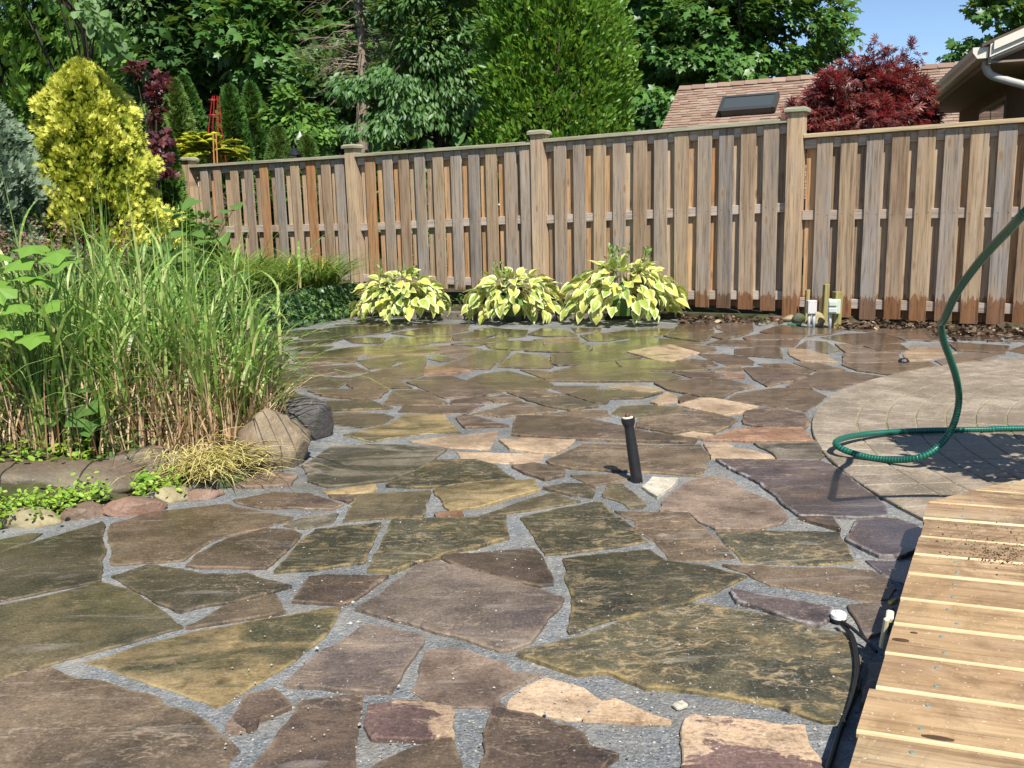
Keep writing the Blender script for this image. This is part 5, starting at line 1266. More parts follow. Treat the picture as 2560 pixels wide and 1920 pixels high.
F_SHADED = m_foliage('shade_darkened_leaf', [(0, (.018, .052, .013)), (.5, (.04, .10, .025)), (1, (.085, .17, .045))], .5, .2, .3)  # leaf tones darkened to stand in for the shade inside dense crowns
F_AIRY = m_foliage('airy_leaf', [(0, (.05, .115, .03)), (.5, (.10, .19, .06)), (1, (.20, .30, .12))], .5, .35, .3)
F_CEDAR = m_foliage('cedar_leaf', [(0, (.035, .095, .015)), (.5, (.085, .18, .03)), (1, (.16, .28, .05))], .6, .2, .2)
F_ARB = m_foliage('arborvitae_leaf', [(0, (.015, .05, .01)), (.5, (.035, .10, .018)), (1, (.08, .17, .03))], .6, .15, .2)
F_ARBL = m_foliage('light_arborvitae_leaf', [(0, (.04, .085, .015)), (.5, (.08, .15, .03)), (1, (.14, .21, .05))], .6, .15, .2)
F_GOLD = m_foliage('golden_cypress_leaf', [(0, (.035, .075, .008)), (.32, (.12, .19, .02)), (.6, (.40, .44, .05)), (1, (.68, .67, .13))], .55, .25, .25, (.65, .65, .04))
F_BLUE = m_foliage('blue_juniper_leaf', [(0, (.06, .105, .05)), (.5, (.14, .20, .12)), (1, (.26, .33, .22))], .65, .15, .2, (.2, .3, .2))
F_RED = m_foliage('red_maple_leaf', [(0, (.046, .015, .014)), (.45, (.11, .030, .026)), (.75, (.18, .058, .040)), (.92, (.28, .042, .034)), (1, (.46, .02, .05))], .38, .25, .4, (.6, .03, .04))
F_DRED = m_foliage('dark_red_leaf', [(0, (.035, .010, .014)), (.6, (.075, .020, .022)), (1, (.15, .04, .04))], .4, .2, .4, (.4, .05, .05))
F_SUMAC = m_foliage('gold_sumac_leaf', [(0, (.24, .34, .02)), (.6, (.42, .46, .04)), (.95, (.55, .52, .06)), (1, (.55, .25, .05))], .5, .35, .3, (.6, .6, .05))
def X(px, py, dep): return np.array(D(px, py, dep))

# far woodland behind everything on the left and centre (reads as one mass)
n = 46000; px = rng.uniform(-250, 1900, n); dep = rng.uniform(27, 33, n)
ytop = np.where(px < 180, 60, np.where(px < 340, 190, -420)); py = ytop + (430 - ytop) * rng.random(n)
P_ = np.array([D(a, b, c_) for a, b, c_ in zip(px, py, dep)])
o = leafmesh('woodland', P_, sph(n) + [0, 0, -.2], sph(n) * .8 + [.1, -.5, .6], .42 + .3 * rng.random(n), T_OVAL, F_SHADED); tag(o, 'dark green woodland filling the background behind the garden trees', 'woodland', kind='stuff')

# large dark trees of the wood
def wood(label, px, y0, y1, w_, dep, nclus, per, leaf, mat, tpl=T_MAPLE, up=2.0, cr=.55, **kw):
    c = X(px, (y0 + y1) / 2, dep); r = w_ / 2 * dep / 2300; hz = (y1 - y0) / 2 * dep / 2300
    b = (c[0], dep, bed_h(c[0], dep)); crowns = [(c, (r, r * .8, hz))]
    if up: crowns.append((c + np.array([0, .3, hz * .9]), (r * 1.05, r * .9, hz * .9)))
    return tree('tree', label, 'tree', b, c + np.array([0, 0, hz * 1.2]), .16, crowns, nclus, per, cr, leaf, tpl, mat, BARKD, **kw)
wood('dark leafy tree directly behind the golden cypress and arborvitaes', 500, -20, 300, 420, 21, 200, 34, .24, F_SHADED)
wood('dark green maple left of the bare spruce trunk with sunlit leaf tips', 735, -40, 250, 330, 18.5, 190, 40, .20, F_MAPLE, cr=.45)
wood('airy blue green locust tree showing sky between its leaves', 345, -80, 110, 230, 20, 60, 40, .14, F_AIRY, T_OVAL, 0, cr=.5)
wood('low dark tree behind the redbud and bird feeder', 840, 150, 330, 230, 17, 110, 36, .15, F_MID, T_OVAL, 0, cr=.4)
# mid trees between the spruce and the hornbeam
tree('tree', 'ash tree with drooping green sprays between spruce trunk and hornbeam', 'tree', X(1090, 380, 15.5) * [1, 1, 0], X(1080, -200, 15.5), .11,
     [(X(1060, 30, 15.3), (.75, .7, .6)), (X(1150, 130, 15.3), (.75, .6, .5)), (X(1060, 165, 15), (.8, .6, .38)), (X(960, 235, 14.6), (.75, .5, .30)), (X(1140, 270, 15), (.5, .5, .35)), (X(930, 310, 14.4), (.7, .4, .28)), (X(1100, -150, 15.5), (1.3, 1, 1.0))],
     300, 70, .30, .115, T_DIAMOND, F_MID, BARKD, .9, .5, .45, wid=.85)
# upright hornbeam
hb = X(1385, 380, 13.2); hbz = [.2]
e = empty('hornbeam_tree', (hb[0], 13.2, .3)); tag(e, 'dense bright green upright hornbeam behind the fence', 'tree')
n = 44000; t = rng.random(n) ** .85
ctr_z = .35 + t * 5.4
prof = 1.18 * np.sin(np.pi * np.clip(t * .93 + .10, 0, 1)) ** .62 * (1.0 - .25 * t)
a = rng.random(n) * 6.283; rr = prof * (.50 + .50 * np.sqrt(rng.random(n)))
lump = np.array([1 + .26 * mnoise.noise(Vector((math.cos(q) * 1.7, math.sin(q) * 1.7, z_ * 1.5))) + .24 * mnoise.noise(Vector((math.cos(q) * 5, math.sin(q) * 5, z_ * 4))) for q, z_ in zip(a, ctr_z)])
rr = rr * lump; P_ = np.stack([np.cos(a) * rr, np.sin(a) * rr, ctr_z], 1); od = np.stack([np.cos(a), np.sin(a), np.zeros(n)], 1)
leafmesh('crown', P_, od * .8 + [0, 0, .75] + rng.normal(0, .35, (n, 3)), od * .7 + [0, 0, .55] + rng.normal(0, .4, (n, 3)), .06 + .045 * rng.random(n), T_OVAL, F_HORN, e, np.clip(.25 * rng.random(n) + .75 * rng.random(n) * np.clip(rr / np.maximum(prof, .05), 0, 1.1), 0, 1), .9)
parts = [tube([(0, 0, -.2), (0, 0, 2.5), (0, 0, 5.2)], [.09, .06, .02], 8)]
for k in range(40):
    q = random.uniform(0, 6.28); z_ = random.uniform(.4, 4.2); parts.append(tube([(0, 0, z_), (math.cos(q) * .45, math.sin(q) * .45, z_ + .5), (math.cos(q) * .85, math.sin(q) * .85, z_ + 1.2)], [.03, .018, .005], 5))
V, Fs = merge(parts); mesh('trunk', V, Fs, BARK, e, True)
# big maple
mb = X(1850, 380, 26)
tree('maple_tree', 'large dark green maple towering behind the shingled roof', 'tree', (mb[0], 26, 0), X(1840, -300, 26), .28,
     [(X(1760, 60, 25.5), (1.9, 1.8, 1.6)), (X(1950, 60, 25.2), (1.75, 1.6, 1.45)), (X(1640, 180, 25), (1.3, 1.3, 1.5)), (X(1860, 190, 25), (2.2, 1.4, .75)), (X(1600, 300, 24), (.9, .9, .9)), (X(1850, -160, 26), (3.0, 2.6, 2.2)), (X(2040, 100, 25.5), (.75, .9, .8))],
     430, 44, .48, .20, T_MAPLE, F_MAPLE, BARKD, .5, .5, .62)
tree('maple_tree', 'maple branch tips above the cream gutter at the upper right corner', 'tree', (15.5, 27.5, 0), X(2700, -150, 27), .28,
     [(X(2520, 20, 27), (1.28, 1.2, .85)), (X(2470, 90, 26.7), (.75, .75, .42)), (X(2425, 135, 26.7), (.42, .6, .21)), (X(2640, -60, 27), (1.95, 1.8, 2.1))], 100, 44, .42, .21, T_MAPLE, F_MAPLE, BARKD, .5, .5, .5)
# dead spruce
e = empty('dead_spruce', tuple(X(903, 380, 15.8) * [1, 1, 0])); tag(e, 'bare dead spruce trunk with thin dry branches', 'tree')
b0 = e.location; parts = []; tw = []
def rel(px, py, dep): return D(px, py, dep) - b0
tp = [Vector((0, 0, 0)), rel(905, 340, 15.8), rel(908, 240, 15.8), rel(905, 140, 15.8), rel(902, 60, 15.8), rel(896, 0, 15.8), rel(888, -160, 15.8)]
parts.append(tube(catmull(tp, 5), [.115 - .0025 * i for i in range(31)], 9))
for k in range(120):
    t = random.uniform(.12, 1) ** .8; py = 350 - 480 * t; side = random.choice([-1, 1]); a0 = rel(905, py, 15.8)
    L = random.uniform(.35, 1.3) * (1.05 - .3 * t); q = random.uniform(0, 6.28); dx, dy = math.cos(q) * L, math.sin(q) * L * .8; dz = random.uniform(-.40, .12) * L
    m_ = a0 + Vector((dx * .5, dy * .5, dz * .2 + .07 * L)); b_ = a0 + Vector((dx, dy, dz)); r_ = random.uniform(.008, .016)
    parts.append(tube([a0, m_, b_], [r_, r_ * .65, r_ * .22], 5))
    for j in range(6):
        f = random.uniform(.3, 1); s0 = m_.lerp(b_, max(0, f * 2 - 1)) if f > .5 else a0.lerp(m_, f * 2); d_2 = Vector((random.gauss(0, .2), random.gauss(0, .2), random.gauss(-.08, .12))) * L + Vector((dx, dy, 0)) * .2
        tw.append(tube([s0, s0 + d_2 * .5 + Vector((0, 0, .02)), s0 + d_2], [.0045, .003, .0012], 4, False))
V, Fs = merge(parts); mesh('trunk', V, Fs, BARKL, e, True)
V, Fs = merge(tw); mesh('twigs', V, Fs, BARKL, e)

# golden cypress and other conifers made of flat sprays
def conifer(name, label, base, H_, R_, n, size, mat, prof_pow=.8, lump=.25, lf=2.5, outer=True, zlo=0.0, cat='conifer', lean=.6, leader=0, group=None):
    e = empty(name, base); tag(e, label, cat, group); t = rng.random(n) ** .9
    z_ = zlo + t * (H_ - zlo); prof = R_ * np.clip(np.sin(np.pi * np.clip(.30 + .70 * t, 0, 1)), 0, 1) ** prof_pow
    a = rng.random(n) * 6.283; depth_ = np.sqrt(rng.random(n)); f = .55 + .45 * depth_
    nz = np.array([mnoise.noise(Vector((math.cos(q) * lf * .7, math.sin(q) * lf * .7, zz_ * lf)) + Vector((base[0], 0, 0))) + .6 * mnoise.noise(Vector((math.cos(q) * lf * 2, math.sin(q) * lf * 2, zz_ * lf * 2.3))) for q, zz_ in zip(a, z_)])
    rr = prof * f * (1 + lump * nz); P_ = np.stack([np.cos(a) * rr, np.sin(a) * rr, z_], 1); od = np.stack([np.cos(a), np.sin(a), np.zeros(n)], 1)
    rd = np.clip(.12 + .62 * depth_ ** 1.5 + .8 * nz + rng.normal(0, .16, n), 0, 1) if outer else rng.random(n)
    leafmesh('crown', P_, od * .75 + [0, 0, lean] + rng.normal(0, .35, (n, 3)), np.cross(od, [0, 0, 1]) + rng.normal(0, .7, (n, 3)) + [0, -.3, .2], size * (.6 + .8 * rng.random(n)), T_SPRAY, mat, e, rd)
    V, Fs = tube([(0, 0, -.3), (0, 0, H_ * .5), (0, 0, H_ * .93)], [.06, .04, .012], 7); mesh('trunk', V, Fs, BARKD, e, True); return e
gx = X(243, 560, 9.6)
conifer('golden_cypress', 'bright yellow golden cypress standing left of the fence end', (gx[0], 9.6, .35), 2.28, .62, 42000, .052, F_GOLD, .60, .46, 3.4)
jx = X(-10, 560, 9.0)
conifer('blue_juniper', 'soft blue green juniper at the left edge of the picture', (jx[0] - .1, 9.0, .2), 2.1, .66, 15000, .075, F_BLUE, .6, .35, 2.2)
cx_ = X(60, 560, 13)
conifer('cedar_tree', 'tall green cedar at the upper left behind the juniper', (cx_[0] - .2, 13.2, .4), 5.6, 1.5, 16000, .17, F_CEDAR, .55, .45, 1.5, outer=False)
for (px, ytop, yb, w_, dep, mat, lab) in [
        (447, 215, 345, 66, 15.5, F_ARBL, 'light green arborvitae cone just right of the dark red sapling'),
        (585, 232, 385, 74, 15.0, F_ARB, 'arborvitae cone immediately right of the red obelisk'),
        (636, 225, 360, 64, 16.5, F_ARB, 'darkest arborvitae cone, half hidden left of the redbud'),
        (700, 330, 400, 56, 13.6, F_ARBL, 'short arborvitae beside the bird feeder'),
        (470, 205, 330, 80, 18.0, F_ARB, 'dark arborvitae cone behind the light green one'),
        (405, 300, 430, 74, 12.2, F_CEDAR, 'round green boxwood shrub beside the golden cypress'),
        (770, 355, 400, 40, 12.6, F_ARBL, 'small yellow green arborvitae above the second fence post')]:
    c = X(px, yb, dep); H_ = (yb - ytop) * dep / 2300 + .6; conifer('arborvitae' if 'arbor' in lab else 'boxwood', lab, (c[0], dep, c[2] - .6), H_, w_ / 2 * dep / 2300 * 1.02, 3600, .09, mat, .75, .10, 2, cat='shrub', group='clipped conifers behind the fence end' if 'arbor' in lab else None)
# dark red sapling
tree('red_maple_sapling', 'slender dark red maple sapling between golden cypress and arborvitae', 'tree', tuple(X(395, 480, 11.6) * [1, 1, 0]), X(360, 190, 11.6), .03,
     [(X(350, 180, 11.6), (.10, .1, .08)), (X(385, 215, 11.6), (.13, .1, .12)), (X(390, 275, 11.6), (.10, .1, .12)), (X(395, 340, 11.5), (.11, .1, .10)), (X(395, 390, 11.4), (.13, .1, .10)), (X(430, 425, 11.2), (.13, .1, .06))], 34, 13, .10, .085, T_MAPLE, F_DRED, BARKD, .4, .7, .3, limbs=16)
# redbud hanging leaves at upper left
tree('redbud_tree', 'hanging heart shaped pale green leaves against the sky at upper left', 'tree', tuple(X(120, 420, 9.5) * [1, 1, 0] + np.array([0, 1.2, 0])), X(190, -120, 10), .05,
     [(X(235, 40, 9.4), (.22, .2, .24)), (X(262, 95, 9.4), (.16, .15, .16)), (X(215, -20, 9.5), (.3, .25, .25)), (X(120, -90, 10), (.8, .6, .3))], 36, 14, .12, .09, T_OVAL, F_AIRY, BARKD, 1.0, .9, .3, wid=1.5)
tree('redbud_tree', 'light green redbud shrub behind the bird feeder', 'tree', tuple(X(745, 400, 14) * [1, 1, 0]), X(735, 250, 14), .035,
     [(X(728, 240, 14), (.28, .2, .14)), (X(745, 300, 14), (.42, .25, .2)), (X(700, 290, 14), (.25, .2, .14)), (X(760, 350, 13.8), (.4, .25, .2))], 60, 20, .15, .10, T_OVAL, F_CEDAR, BARKD, .5, .7, .3, wid=1.3)
# gold sumac: feather leaves
def sumac(label, px, py, dep, n, R_):
    b = D(px, py, dep); e = empty('gold_sumac', b); tag(e, label, 'shrub'); P_ = []; Dd = []
    for i in range(n):
        a = i * 2.4; el = random.uniform(.25, 1.35); L = R_ * random.uniform(.7, 1.1); d = Vector((math.cos(a) * math.cos(el), math.sin(a) * math.cos(el), math.sin(el)))
        for k in range(16):
            t = .25 + .75 * k / 16; p_ = d * L * t + Vector((0, 0, -.45 * L * t * t))
            sdv = Vector((-d.y, d.x, 0)).normalized()
            for sg in (-1, 1): P_.append(p_); Dd.append(sdv * sg + d * .5 + Vector((0, 0, -.35)))
    P_ = np.array(P_); Dd = np.array(Dd); m_ = len(P_); leafmesh('leaves', P_, Dd, np.array([0, -.3, 1.0]) + rng.normal(0, .25, (m_, 3)), R_ * .24, T_DIAMOND, F_SUMAC, e)
    V, Fs = merge([tube([(0, 0, -.5), (0, 0, 0), (random.uniform(-.2, .2), 0, .1)], [.02, .014, .006], 6)]); mesh('stem', V, Fs, BARK, e)
sumac('bright yellow green sumac just above the first fence panel', 520, 388, 13.4, 34, .62)
sumac('smaller yellow sumac left of the bright one', 447, 392, 13.8, 26, .5)
bush('green leafy shrub above the first fence panel beside the sumac', (X(630, 400, 14)[0], 14, .9), (.5, .3, .9), 50, 40, .10, T_OVAL, F_AIRY, 'garden_shrub', 'shrub')
bush('low green undergrowth showing left of the first fence post', (X(420, 480, 11)[0], 11.2, .4), (.6, .4, .8), 60, 40, .09, T_OVAL, F_CEDAR, 'garden_shrub', 'shrub')
bush('green undergrowth in the wood below the bare spruce', (X(850, 400, 15)[0], 15, .9), (1.5, .5, 1.0), 110, 44, .13, T_MAPLE, F_MID, 'garden_shrub', 'shrub')
bush('dark shrubs at the foot of the hornbeam', (X(1150, 400, 14.5)[0], 14.5, .3), (1.0, .5, 1.5), 100, 44, .11, T_OVAL, F_MID, 'garden_shrub', 'shrub')
# Japanese maple
jm = X(2165, 330, 11.2)
tree('japanese_maple', 'dark red Japanese maple dome in front of the shingled roof', 'tree', (jm[0], 11.2, .0), X(2165, 170, 11.2), .06,
     [(X(2165, 270, 11.2), (.76, .7, .44)), (X(2170, 215, 11.2), (.46, .45, .30)), (X(2195, 180, 11.2), (.22, .22, .15)), (X(2140, 330, 11), (.80, .7, .33)), (X(2050, 295, 11.1), (.32, .4, .17)), (X(2285, 300, 11.2), (.24, .35, .2))], 280, 30, .15, .085, T_JMAPLE, F_RED, BARKD, .25, .55, .62, limbs=26, namp=.3)
tree('japanese_maple', 'thin red leaf shoots rising above the Japanese maple dome', 'tree', (jm[0] + .05, 11.25, .0), X(2185, 130, 11.2), .02,
     [(X(2186, 112, 11.2), (.05, .05, .06)), (X(2215, 140, 11.2), (.08, .05, .09)), (X(2262, 148, 11.2), (.06, .05, .08)), (X(2286, 118, 11.2), (.06, .05, .06)), (X(2110, 158, 11.2), (.05, .05, .06)), (X(2300, 150, 11.2), (.04, .05, .05))], 26, 5, .05, .075, T_JMAPLE, F_RED, BARKD, .1, .8, .3, limbs=20)

# ------------------------------------------------------------------ garden ornaments
M_REDP = m_plain('red_paint', (.30, .02, .015), .45, .4)
b = D(539, 340, 14.2); ob = empty('obelisk_trellis', b); tag(ob, 'slim red obelisk trellis in front of the arborvitaes', 'trellis')
top = D(539, 240, 14.2) - b
for k in range(8):
    a = k * 6.283 / 8; V, Fs = tube([(math.cos(a) * .13, math.sin(a) * .13, -.4), (math.cos(a) * .10, math.sin(a) * .10, .1), (top.x + math.cos(a) * .05, math.sin(a) * .05, top.z)], .0045, 6); mesh('rod', V, Fs, M_REDP, ob)
for z_, r_ in ((.0, .115), (.3, .085), (.52, .06)):
    V, Fs = tube([(math.cos(a) * r_, math.sin(a) * r_, z_) for a in np.linspace(0, 6.283, 17)], .006, 5, False); mesh('ring', V, Fs, M_REDP, ob)
M_CANE = m_plain('orange_cane', (.45, .20, .06), .6)
for px, lab in ((533, 'thin orange cane leaning by the yellow sumac'), (541, 'second thin orange cane beside the yellow sumac')):
    a = D(px, 412, 13.0); V, Fs = tube([(0, 0, -.4), (.03, 0, .42)], .009, 6); tag(mesh('garden_cane', V, Fs, M_CANE, loc=a), lab, 'cane')
fb = D(753, 385, 12.8); f_ = empty('bird_feeder', fb); tag(f_, 'grey tube bird feeder with pointed roof above the fence', 'bird feeder')
M_ZINC = m_plain('zinc_grey', (.42, .41, .37), .5, .4, .2); M_GLASS = m_plain('seed_tube', (.30, .27, .19), .25, .5)
V, Fs = tube([(0, 0, -1.6), (0, 0, 0)], .011, 8); mesh('pole', V, Fs, M_BLK, f_)
V, Fs = lathe([(.05, 0), (.06, .02), (.045, .04)], 14); mesh('tray', V, Fs, M_ZINC, f_)
V, Fs = lathe([(.038, .04), (.038, .19)], 14); mesh('seed_tube', V, Fs, M_GLASS, f_)
V, Fs = lathe([(.055, .185), (.05, .21), (.025, .25), (.004, .30)], 14); mesh('roof', V, Fs, M_ZINC, f_)
fb = D(737, 388, 12.5); f_ = empty('bird_feeder', fb); tag(f_, 'black cone topped hanging feeder beside the grey tube feeder', 'bird feeder')
V, Fs = lathe([(.10, .0), (.098, .012), (.05, .06), (.012, .095)], 18); mesh('cone_roof', V, Fs, M_BLK, f_)
V, Fs = lathe([(.028, -.14), (.028, .0)], 10); mesh('seed_tube', V, Fs, M_ZINC, f_)
V, Fs = tube([(0, 0, .08), (.005, 0, .35), (.03, 0, .62), (.05, 0, .60)], .006, 6); mesh('hanger', V, Fs, M_BLK, f_)
V, Fs = tube([(0, 0, -1.6), (0, 0, -.12)], .011, 8); mesh('pole', V, Fs, M_BLK, f_)

# ------------------------------------------------------------------ house with shingled roof and skylight
M_SHING = m_foliage('brown_shingle', [(0, (.20, .13, .095)), (.4, (.25, .17, .125)), (.75, (.275, .20, .15)), (1, (.305, .225, .175))], .9, 0, .1)
M_SIDING = m_plain('house_wall', (.28, .2, .15), .9, .1, 0, .2, 6)
RL = D(1700, 221, 22.0); zr = RL.z
t_ = (zr - CAMH); dd = ray(2407, 160); RR = Vector(CAM + dd * ((zr - CAMH) / dd[2]))
rdir = (RR - RL).normalized(); Lr = (RR - RL).length + 3.0
dn = Vector((rdir.y, -rdir.x, 0)); dn = dn if dn.y < 0 else -dn
# slope from the visible rake edge
best = min(((abs(onplane(1656, 325, RL, (dn + Vector((0, 0, -sl))).cross(rdir)).__sub__(RL).dot(rdir)), sl) for sl in np.arange(.35, 1.3, .02)))
sl = best[1]; down = (dn + Vector((0, 0, -sl))).normalized(); rn = rdir.cross(down); rn = rn if rn.z > 0 else -rn
hA = empty('house', RL); tag(hA, 'neighbouring house with brown shingled roof and a skylight', 'house')
SLOPE_L = 4.2
RM = Matrix((rdir, down, rn)).transposed()      # columns
def rl(x, y, z): return rdir * x + down * y + rn * z
V = [rl(0, 0, -.16), rl(Lr, 0, -.16), rl(Lr, SLOPE_L, -.16), rl(0, SLOPE_L, -.16), rl(0, 0, 0), rl(Lr, 0, 0), rl(Lr, SLOPE_L, 0), rl(0, SLOPE_L, 0)]
roof = mesh('roof', V, [(0, 1, 2, 3), (7, 6, 5, 4), (0, 4, 5, 1), (1, 5, 6, 2), (2, 6, 7, 3), (3, 7, 4, 0)], M_SIDING, hA)
V = []; Fs = []; rv = []
ex = .098; tw_ = .22
for c_ in range(int(SLOPE_L / ex)):
    x = -.03 - random.random() * tw_; 
    while x < Lr:
        x0, x1 = max(x, -.03), min(x + tw_, Lr)
        if x1 - x0 > .02:
            y0, y1 = c_ * ex, (c_ + 1) * ex + .02 + random.choice([0, 0, .02]); zt = .020 + random.choice([0, .005]); q = len(V); r_ = random.random()
            V += [rl(x0, y0, .005), rl(x1 - .006, y0, .005), rl(x1 - .006, y1, zt), rl(x0, y1, zt), rl(x1 - .006, y1, zt - .018), rl(x0, y1, zt - .018)]
            Fs += [(q, q + 1, q + 2, q + 3), (q + 3, q + 2, q + 4, q + 5)]; rv += [r_] * 6
        x += tw_
sh = mesh('shingles', V, Fs, M_SHING, roof); sh['kind'] = 'stuff'; at_ = sh.data.attributes.new('rnd', 'FLOAT', 'POINT'); at_.data.foreach_set('value', rv)
V = []; Fs = []; rv = []
for k in range(int(Lr / .3)):
    q = len(V); x0 = k * .3; r_ = random.random()
    V += [rl(x0, .13, .045), rl(x0 + .29, .13, .03), rl(x0 + .29, 0, .055), rl(x0, 0, .07), rl(x0 + .29, 0, .055) + Vector((-dn.x, -dn.y, -sl)) * .12, rl(x0, 0, .07) + Vector((-dn.x, -dn.y, -sl)) * .12]
    Fs += [(q, q + 1, q + 2, q + 3), (q + 3, q + 2, q + 4, q + 5)]; rv += [r_] * 6
rg = mesh('ridge_caps', V, Fs, M_SHING, roof); rg['kind'] = 'stuff'; at_ = rg.data.attributes.new('rnd', 'FLOAT', 'POINT'); at_.data.foreach_set('value', rv)
# back slope and walls
bk = Vector((-dn.x, -dn.y, -sl)).normalized()
mesh('roof_back', [bk * .02 + rn * -.1, rdir * Lr + rn * -.1, rdir * Lr + bk * SLOPE_L, bk * SLOPE_L], [(0, 1, 2, 3)], M_SIDING, hA)
ev = down * (SLOPE_L - .4); ez = RL.z + ev.z
w1 = Vector((ev.x, ev.y, ev.z - .1)) + rdir * .3; w2 = Vector((-ev.x, -ev.y, ev.z - .1)) + rdir * .3; ff = Vector((0, 0, -ez - .3)); apex = rdir * .3 + Vector((0, 0, -.2))
mesh('wall', [w1, w1 + rdir * (Lr - .4), w1 + rdir * (Lr - .4) + ff, w1 + ff], [(0, 1, 2, 3)], M_SIDING, hA)
mesh('gable_wall', [w1, w1 + ff, w2 + ff, w2, apex], [(0, 1, 2, 3, 4)], M_SIDING, hA)
# skylight
def onroof(px, py):
    p_ = onplane(px, py, RL, rn) - RL; return p_.dot(rdir), p_.dot(down)
q = [onroof(1640 + x / 4.608, 140 + y / 4.608) for x, y in ((765, 540), (1400, 485), (1405, 655), (735, 715))]
sx0 = (q[0][0] + q[3][0]) / 2; sx1 = (q[1][0] + q[2][0]) / 2; sy0 = (q[0][1] + q[1][1]) / 2; sy1 = (q[2][1] + q[3][1]) / 2
sk = empty('skylight', (0, 0, 0)); sk.parent = roof
M_FRAME = m_plain('dark_bronze_frame', (.05, .052, .052), .45, .5, .3); s = N('skylight_glass'); s.set((.05, .06, .06), .06, .6); M_SKG = s.mat
def rbox(nm, x0, x1, y0, y1, z0, z1, mat, par):
    V = [rl(x, y, z) for z in (z0, z1) for y in (y0, y1) for x in (x0, x1)]
    return mesh(nm, V, [(0, 1, 3, 2), (4, 6, 7, 5), (0, 4, 5, 1), (2, 3, 7, 6), (0, 2, 6, 4), (1, 5, 7, 3)], mat, par)
fw = .07
rbox('frame_rail', sx0, sx1, sy0, sy0 + fw, .0, .16, M_FRAME, sk); rbox('frame_rail', sx0, sx1, sy1 - fw * 1.6, sy1, .0, .157, M_FRAME, sk)
rbox('frame_rail', sx0, sx0 + fw, sy0, sy1, .0, .163, M_FRAME, sk); rbox('frame_rail', sx1 - fw, sx1, sy0, sy1, .0, .166, M_FRAME, sk)
rbox('pane', sx0 + fw, sx1 - fw, sy0 + fw, sy1 - fw * 1.6, .05, .145, M_SKG, sk)

# ------------------------------------------------------------------ near house corner with gutter
def up_to(px, py, z):
    d = ray(px, py); return Vector(CAM + d * ((z - CAMH) / d[2]))
EZ = 2.62; NB = up_to(2466, 120, EZ); FB = up_to(2330, 241, EZ)
ed_ = (FB - NB).normalized(); inn = Vector((ed_.y, -ed_.x, 0)); inn = inn if inn.x > 0 else -inn
hB = empty('house', (NB.x, NB.y, 0)); tag(hB, 'cream gutter and dark eave of the house behind the fence', 'house')
M_CREAM = m_plain('cream_aluminium', (.62, .58, .48), .45, .4, 0, .05, 5); M_TAUPE = m_plain('taupe_soffit', (.24, .19, .14), .7, .2, 0, .12, 5); M_BRICKW = m_plain('dark_brick', (.16, .11, .08), .9, .1, 0, .3, 12, .3); M_ROOFB = m_plain('dark_shingle', (.10, .075, .06), .95, .1, 0, .35, 30, .4)
LB_ = (FB - NB).length + 1.2; Z = Vector((0, 0, 1))
def hb_(x, y, z): return ed_ * x + inn * y + Z * z
def hbox(nm, x0, x1, y0, y1, z0, z1, mat, slope=0.0, par=None):
    V = [hb_(x, y, z + slope * y) for z in (z0, z1) for y in (y0, y1) for x in (x0, x1)]
    return mesh(nm, V, [(0, 1, 3, 2), (4, 6, 7, 5), (0, 4, 5, 1), (2, 3, 7, 6), (0, 2, 6, 4), (1, 5, 7, 3)], mat, par or hB)
# gutter profile extruded along the eave
pr = [(.02, 0), (-.075, .0), (-.085, .03), (-.12, .06), (-.125, .11), (-.115, .11), (-.11, .07), (-.07, .035), (.02, .02)]
V = [hb_(x, y, EZ - .10 + z) for x in (0.0, LB_) for y, z in pr]; k = len(pr)
gu = mesh('gutter', V, [(i, (i + 1) % k, k + (i + 1) % k, k + i) for i in range(k)] + [tuple(range(k))[::-1], tuple(range(k, 2 * k))], M_CREAM, hB)
V = [hb_(-.004, y, EZ - .10 + z) for y, z in [(.02, 0), (-.08, 0), (-.125, .06), (-.128, .112), (.02, .112)]]; mesh('gutter_end', V, [(0, 1, 2, 3, 4)], M_CREAM, gu)
hbox('fascia', 0, LB_, .022, .05, EZ - .16, EZ + .02, M_TAUPE)
hbox('soffit', 0.02, LB_, .05, .55, EZ - .15, EZ - .13, M_TAUPE)
hbox('roof', -.05, LB_, -.05, 4.5, EZ + .025, EZ + .06, M_ROOFB, .40)
hbox('rake_board', -.045, -.015, .03, 4.5, EZ - .11, EZ + .02, M_CREAM, .40)
hbox('rake_trim', -.075, -.047, .06, 4.5, EZ - .055, EZ + .03, M_CREAM, .40)
hbox('soffit_return', .0, .55, .05, 4.4, EZ - .135, EZ - .115, M_CREAM, .40)
hbox('wall', .30, LB_, .55, .75, 0, EZ - .14, M_BRICKW)
gw = [hb_(.30, .555, -.05), hb_(.30, 4.4, -.05), hb_(.30, 4.4, EZ + 1.6), hb_(.30, .555, EZ + .06)]; mesh('gable_wall', gw, [(0, 1, 2, 3)], M_BRICKW, hB)
wp0 = NB + inn * .55
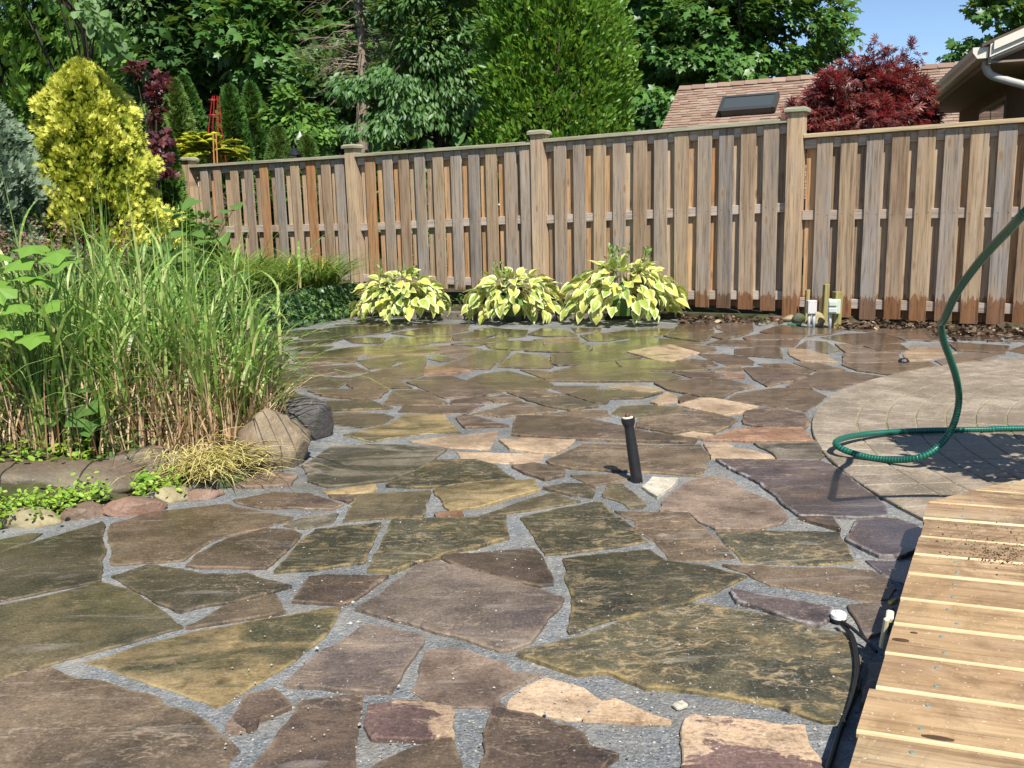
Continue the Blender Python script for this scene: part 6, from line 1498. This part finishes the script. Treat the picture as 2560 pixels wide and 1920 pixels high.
def onwall(px, py): p_ = onplane(px, py, wp0, inn) - NB; return p_.dot(ed_), p_.z + EZ
JJ = lambda x, y: (2240 + x / 5.53, 40 + y / 5.53)
a_ = onwall(*JJ(1170, 1300)); b_ = onwall(*JJ(1545, 1080)); x0, x1 = sorted((a_[0], b_[0])); zt = EZ - .30
win = hbox('window', x0, x1, .535, .56, .9, zt, M_TAUPE)
s = N('dark_window_glass'); s.set((.015, .017, .02), .08, .5); M_WG = s.mat
xm = (x0 + x1) / 2
hbox('pane', x0 + .05, xm - .03, .528, .534, .95, zt - .06, M_WG, 0, win); hbox('pane', xm + .03, x1 - .05, .528, .534, .95, zt - .06, M_WG, 0, win)
def bp(px, py, dep): return D(px, py, dep) - Vector((NB.x, NB.y, 0))
dy0 = NB.y + .12
V, Fs = tube(catmull([bp(2466, 146, dy0), bp(2465, 168, dy0), bp(2478, 188, dy0 - .01), bp(2520, 202, dy0 - .08), bp(2565, 214, dy0 - .16), bp(2620, 232, dy0 - .2)], 6), .042, 8); ds = mesh('downspout', V, Fs, m_plain('grey_downspout', (.34, .33, .30), .5, .4), hB, True)

# ------------------------------------------------------------------ invented potted shrub, added outside the frame to shade the pavers
pot = empty('added_shadow_shrub', (2.16, 2.95, .13)); tag(pot, 'round leafy shrub in a dark pot, added out of view to shade the pavers', 'added shadow caster')
V, Fs = lathe([(.13, .004), (.17, .28), (.18, .30), (.165, .30), (.15, .27)], 20); mesh('pot', V, Fs, m_plain('dark_clay', (.08, .06, .05), .7), pot)
V, Fs = tube([(0, 0, .25), (.01, 0, .6), (0, 0, .95)], [.025, .02, .012], 7); mesh('trunk', V, Fs, BARKD, pot)
n = 2600; d = sph(n); P_ = np.where((rng.random(n) < .72)[:, None], d * rng.random((n, 1)) ** .4 * [.40, .34, .24] + [.06, 0, .78], d * rng.random((n, 1)) ** .4 * [.19, .16, .13] + [-.02, .02, 1.10])
leafmesh('foliage', P_, d + [0, 0, .2], sph(n) + [0, 0, .8], .06, T_OVAL, F_CEDAR, pot)
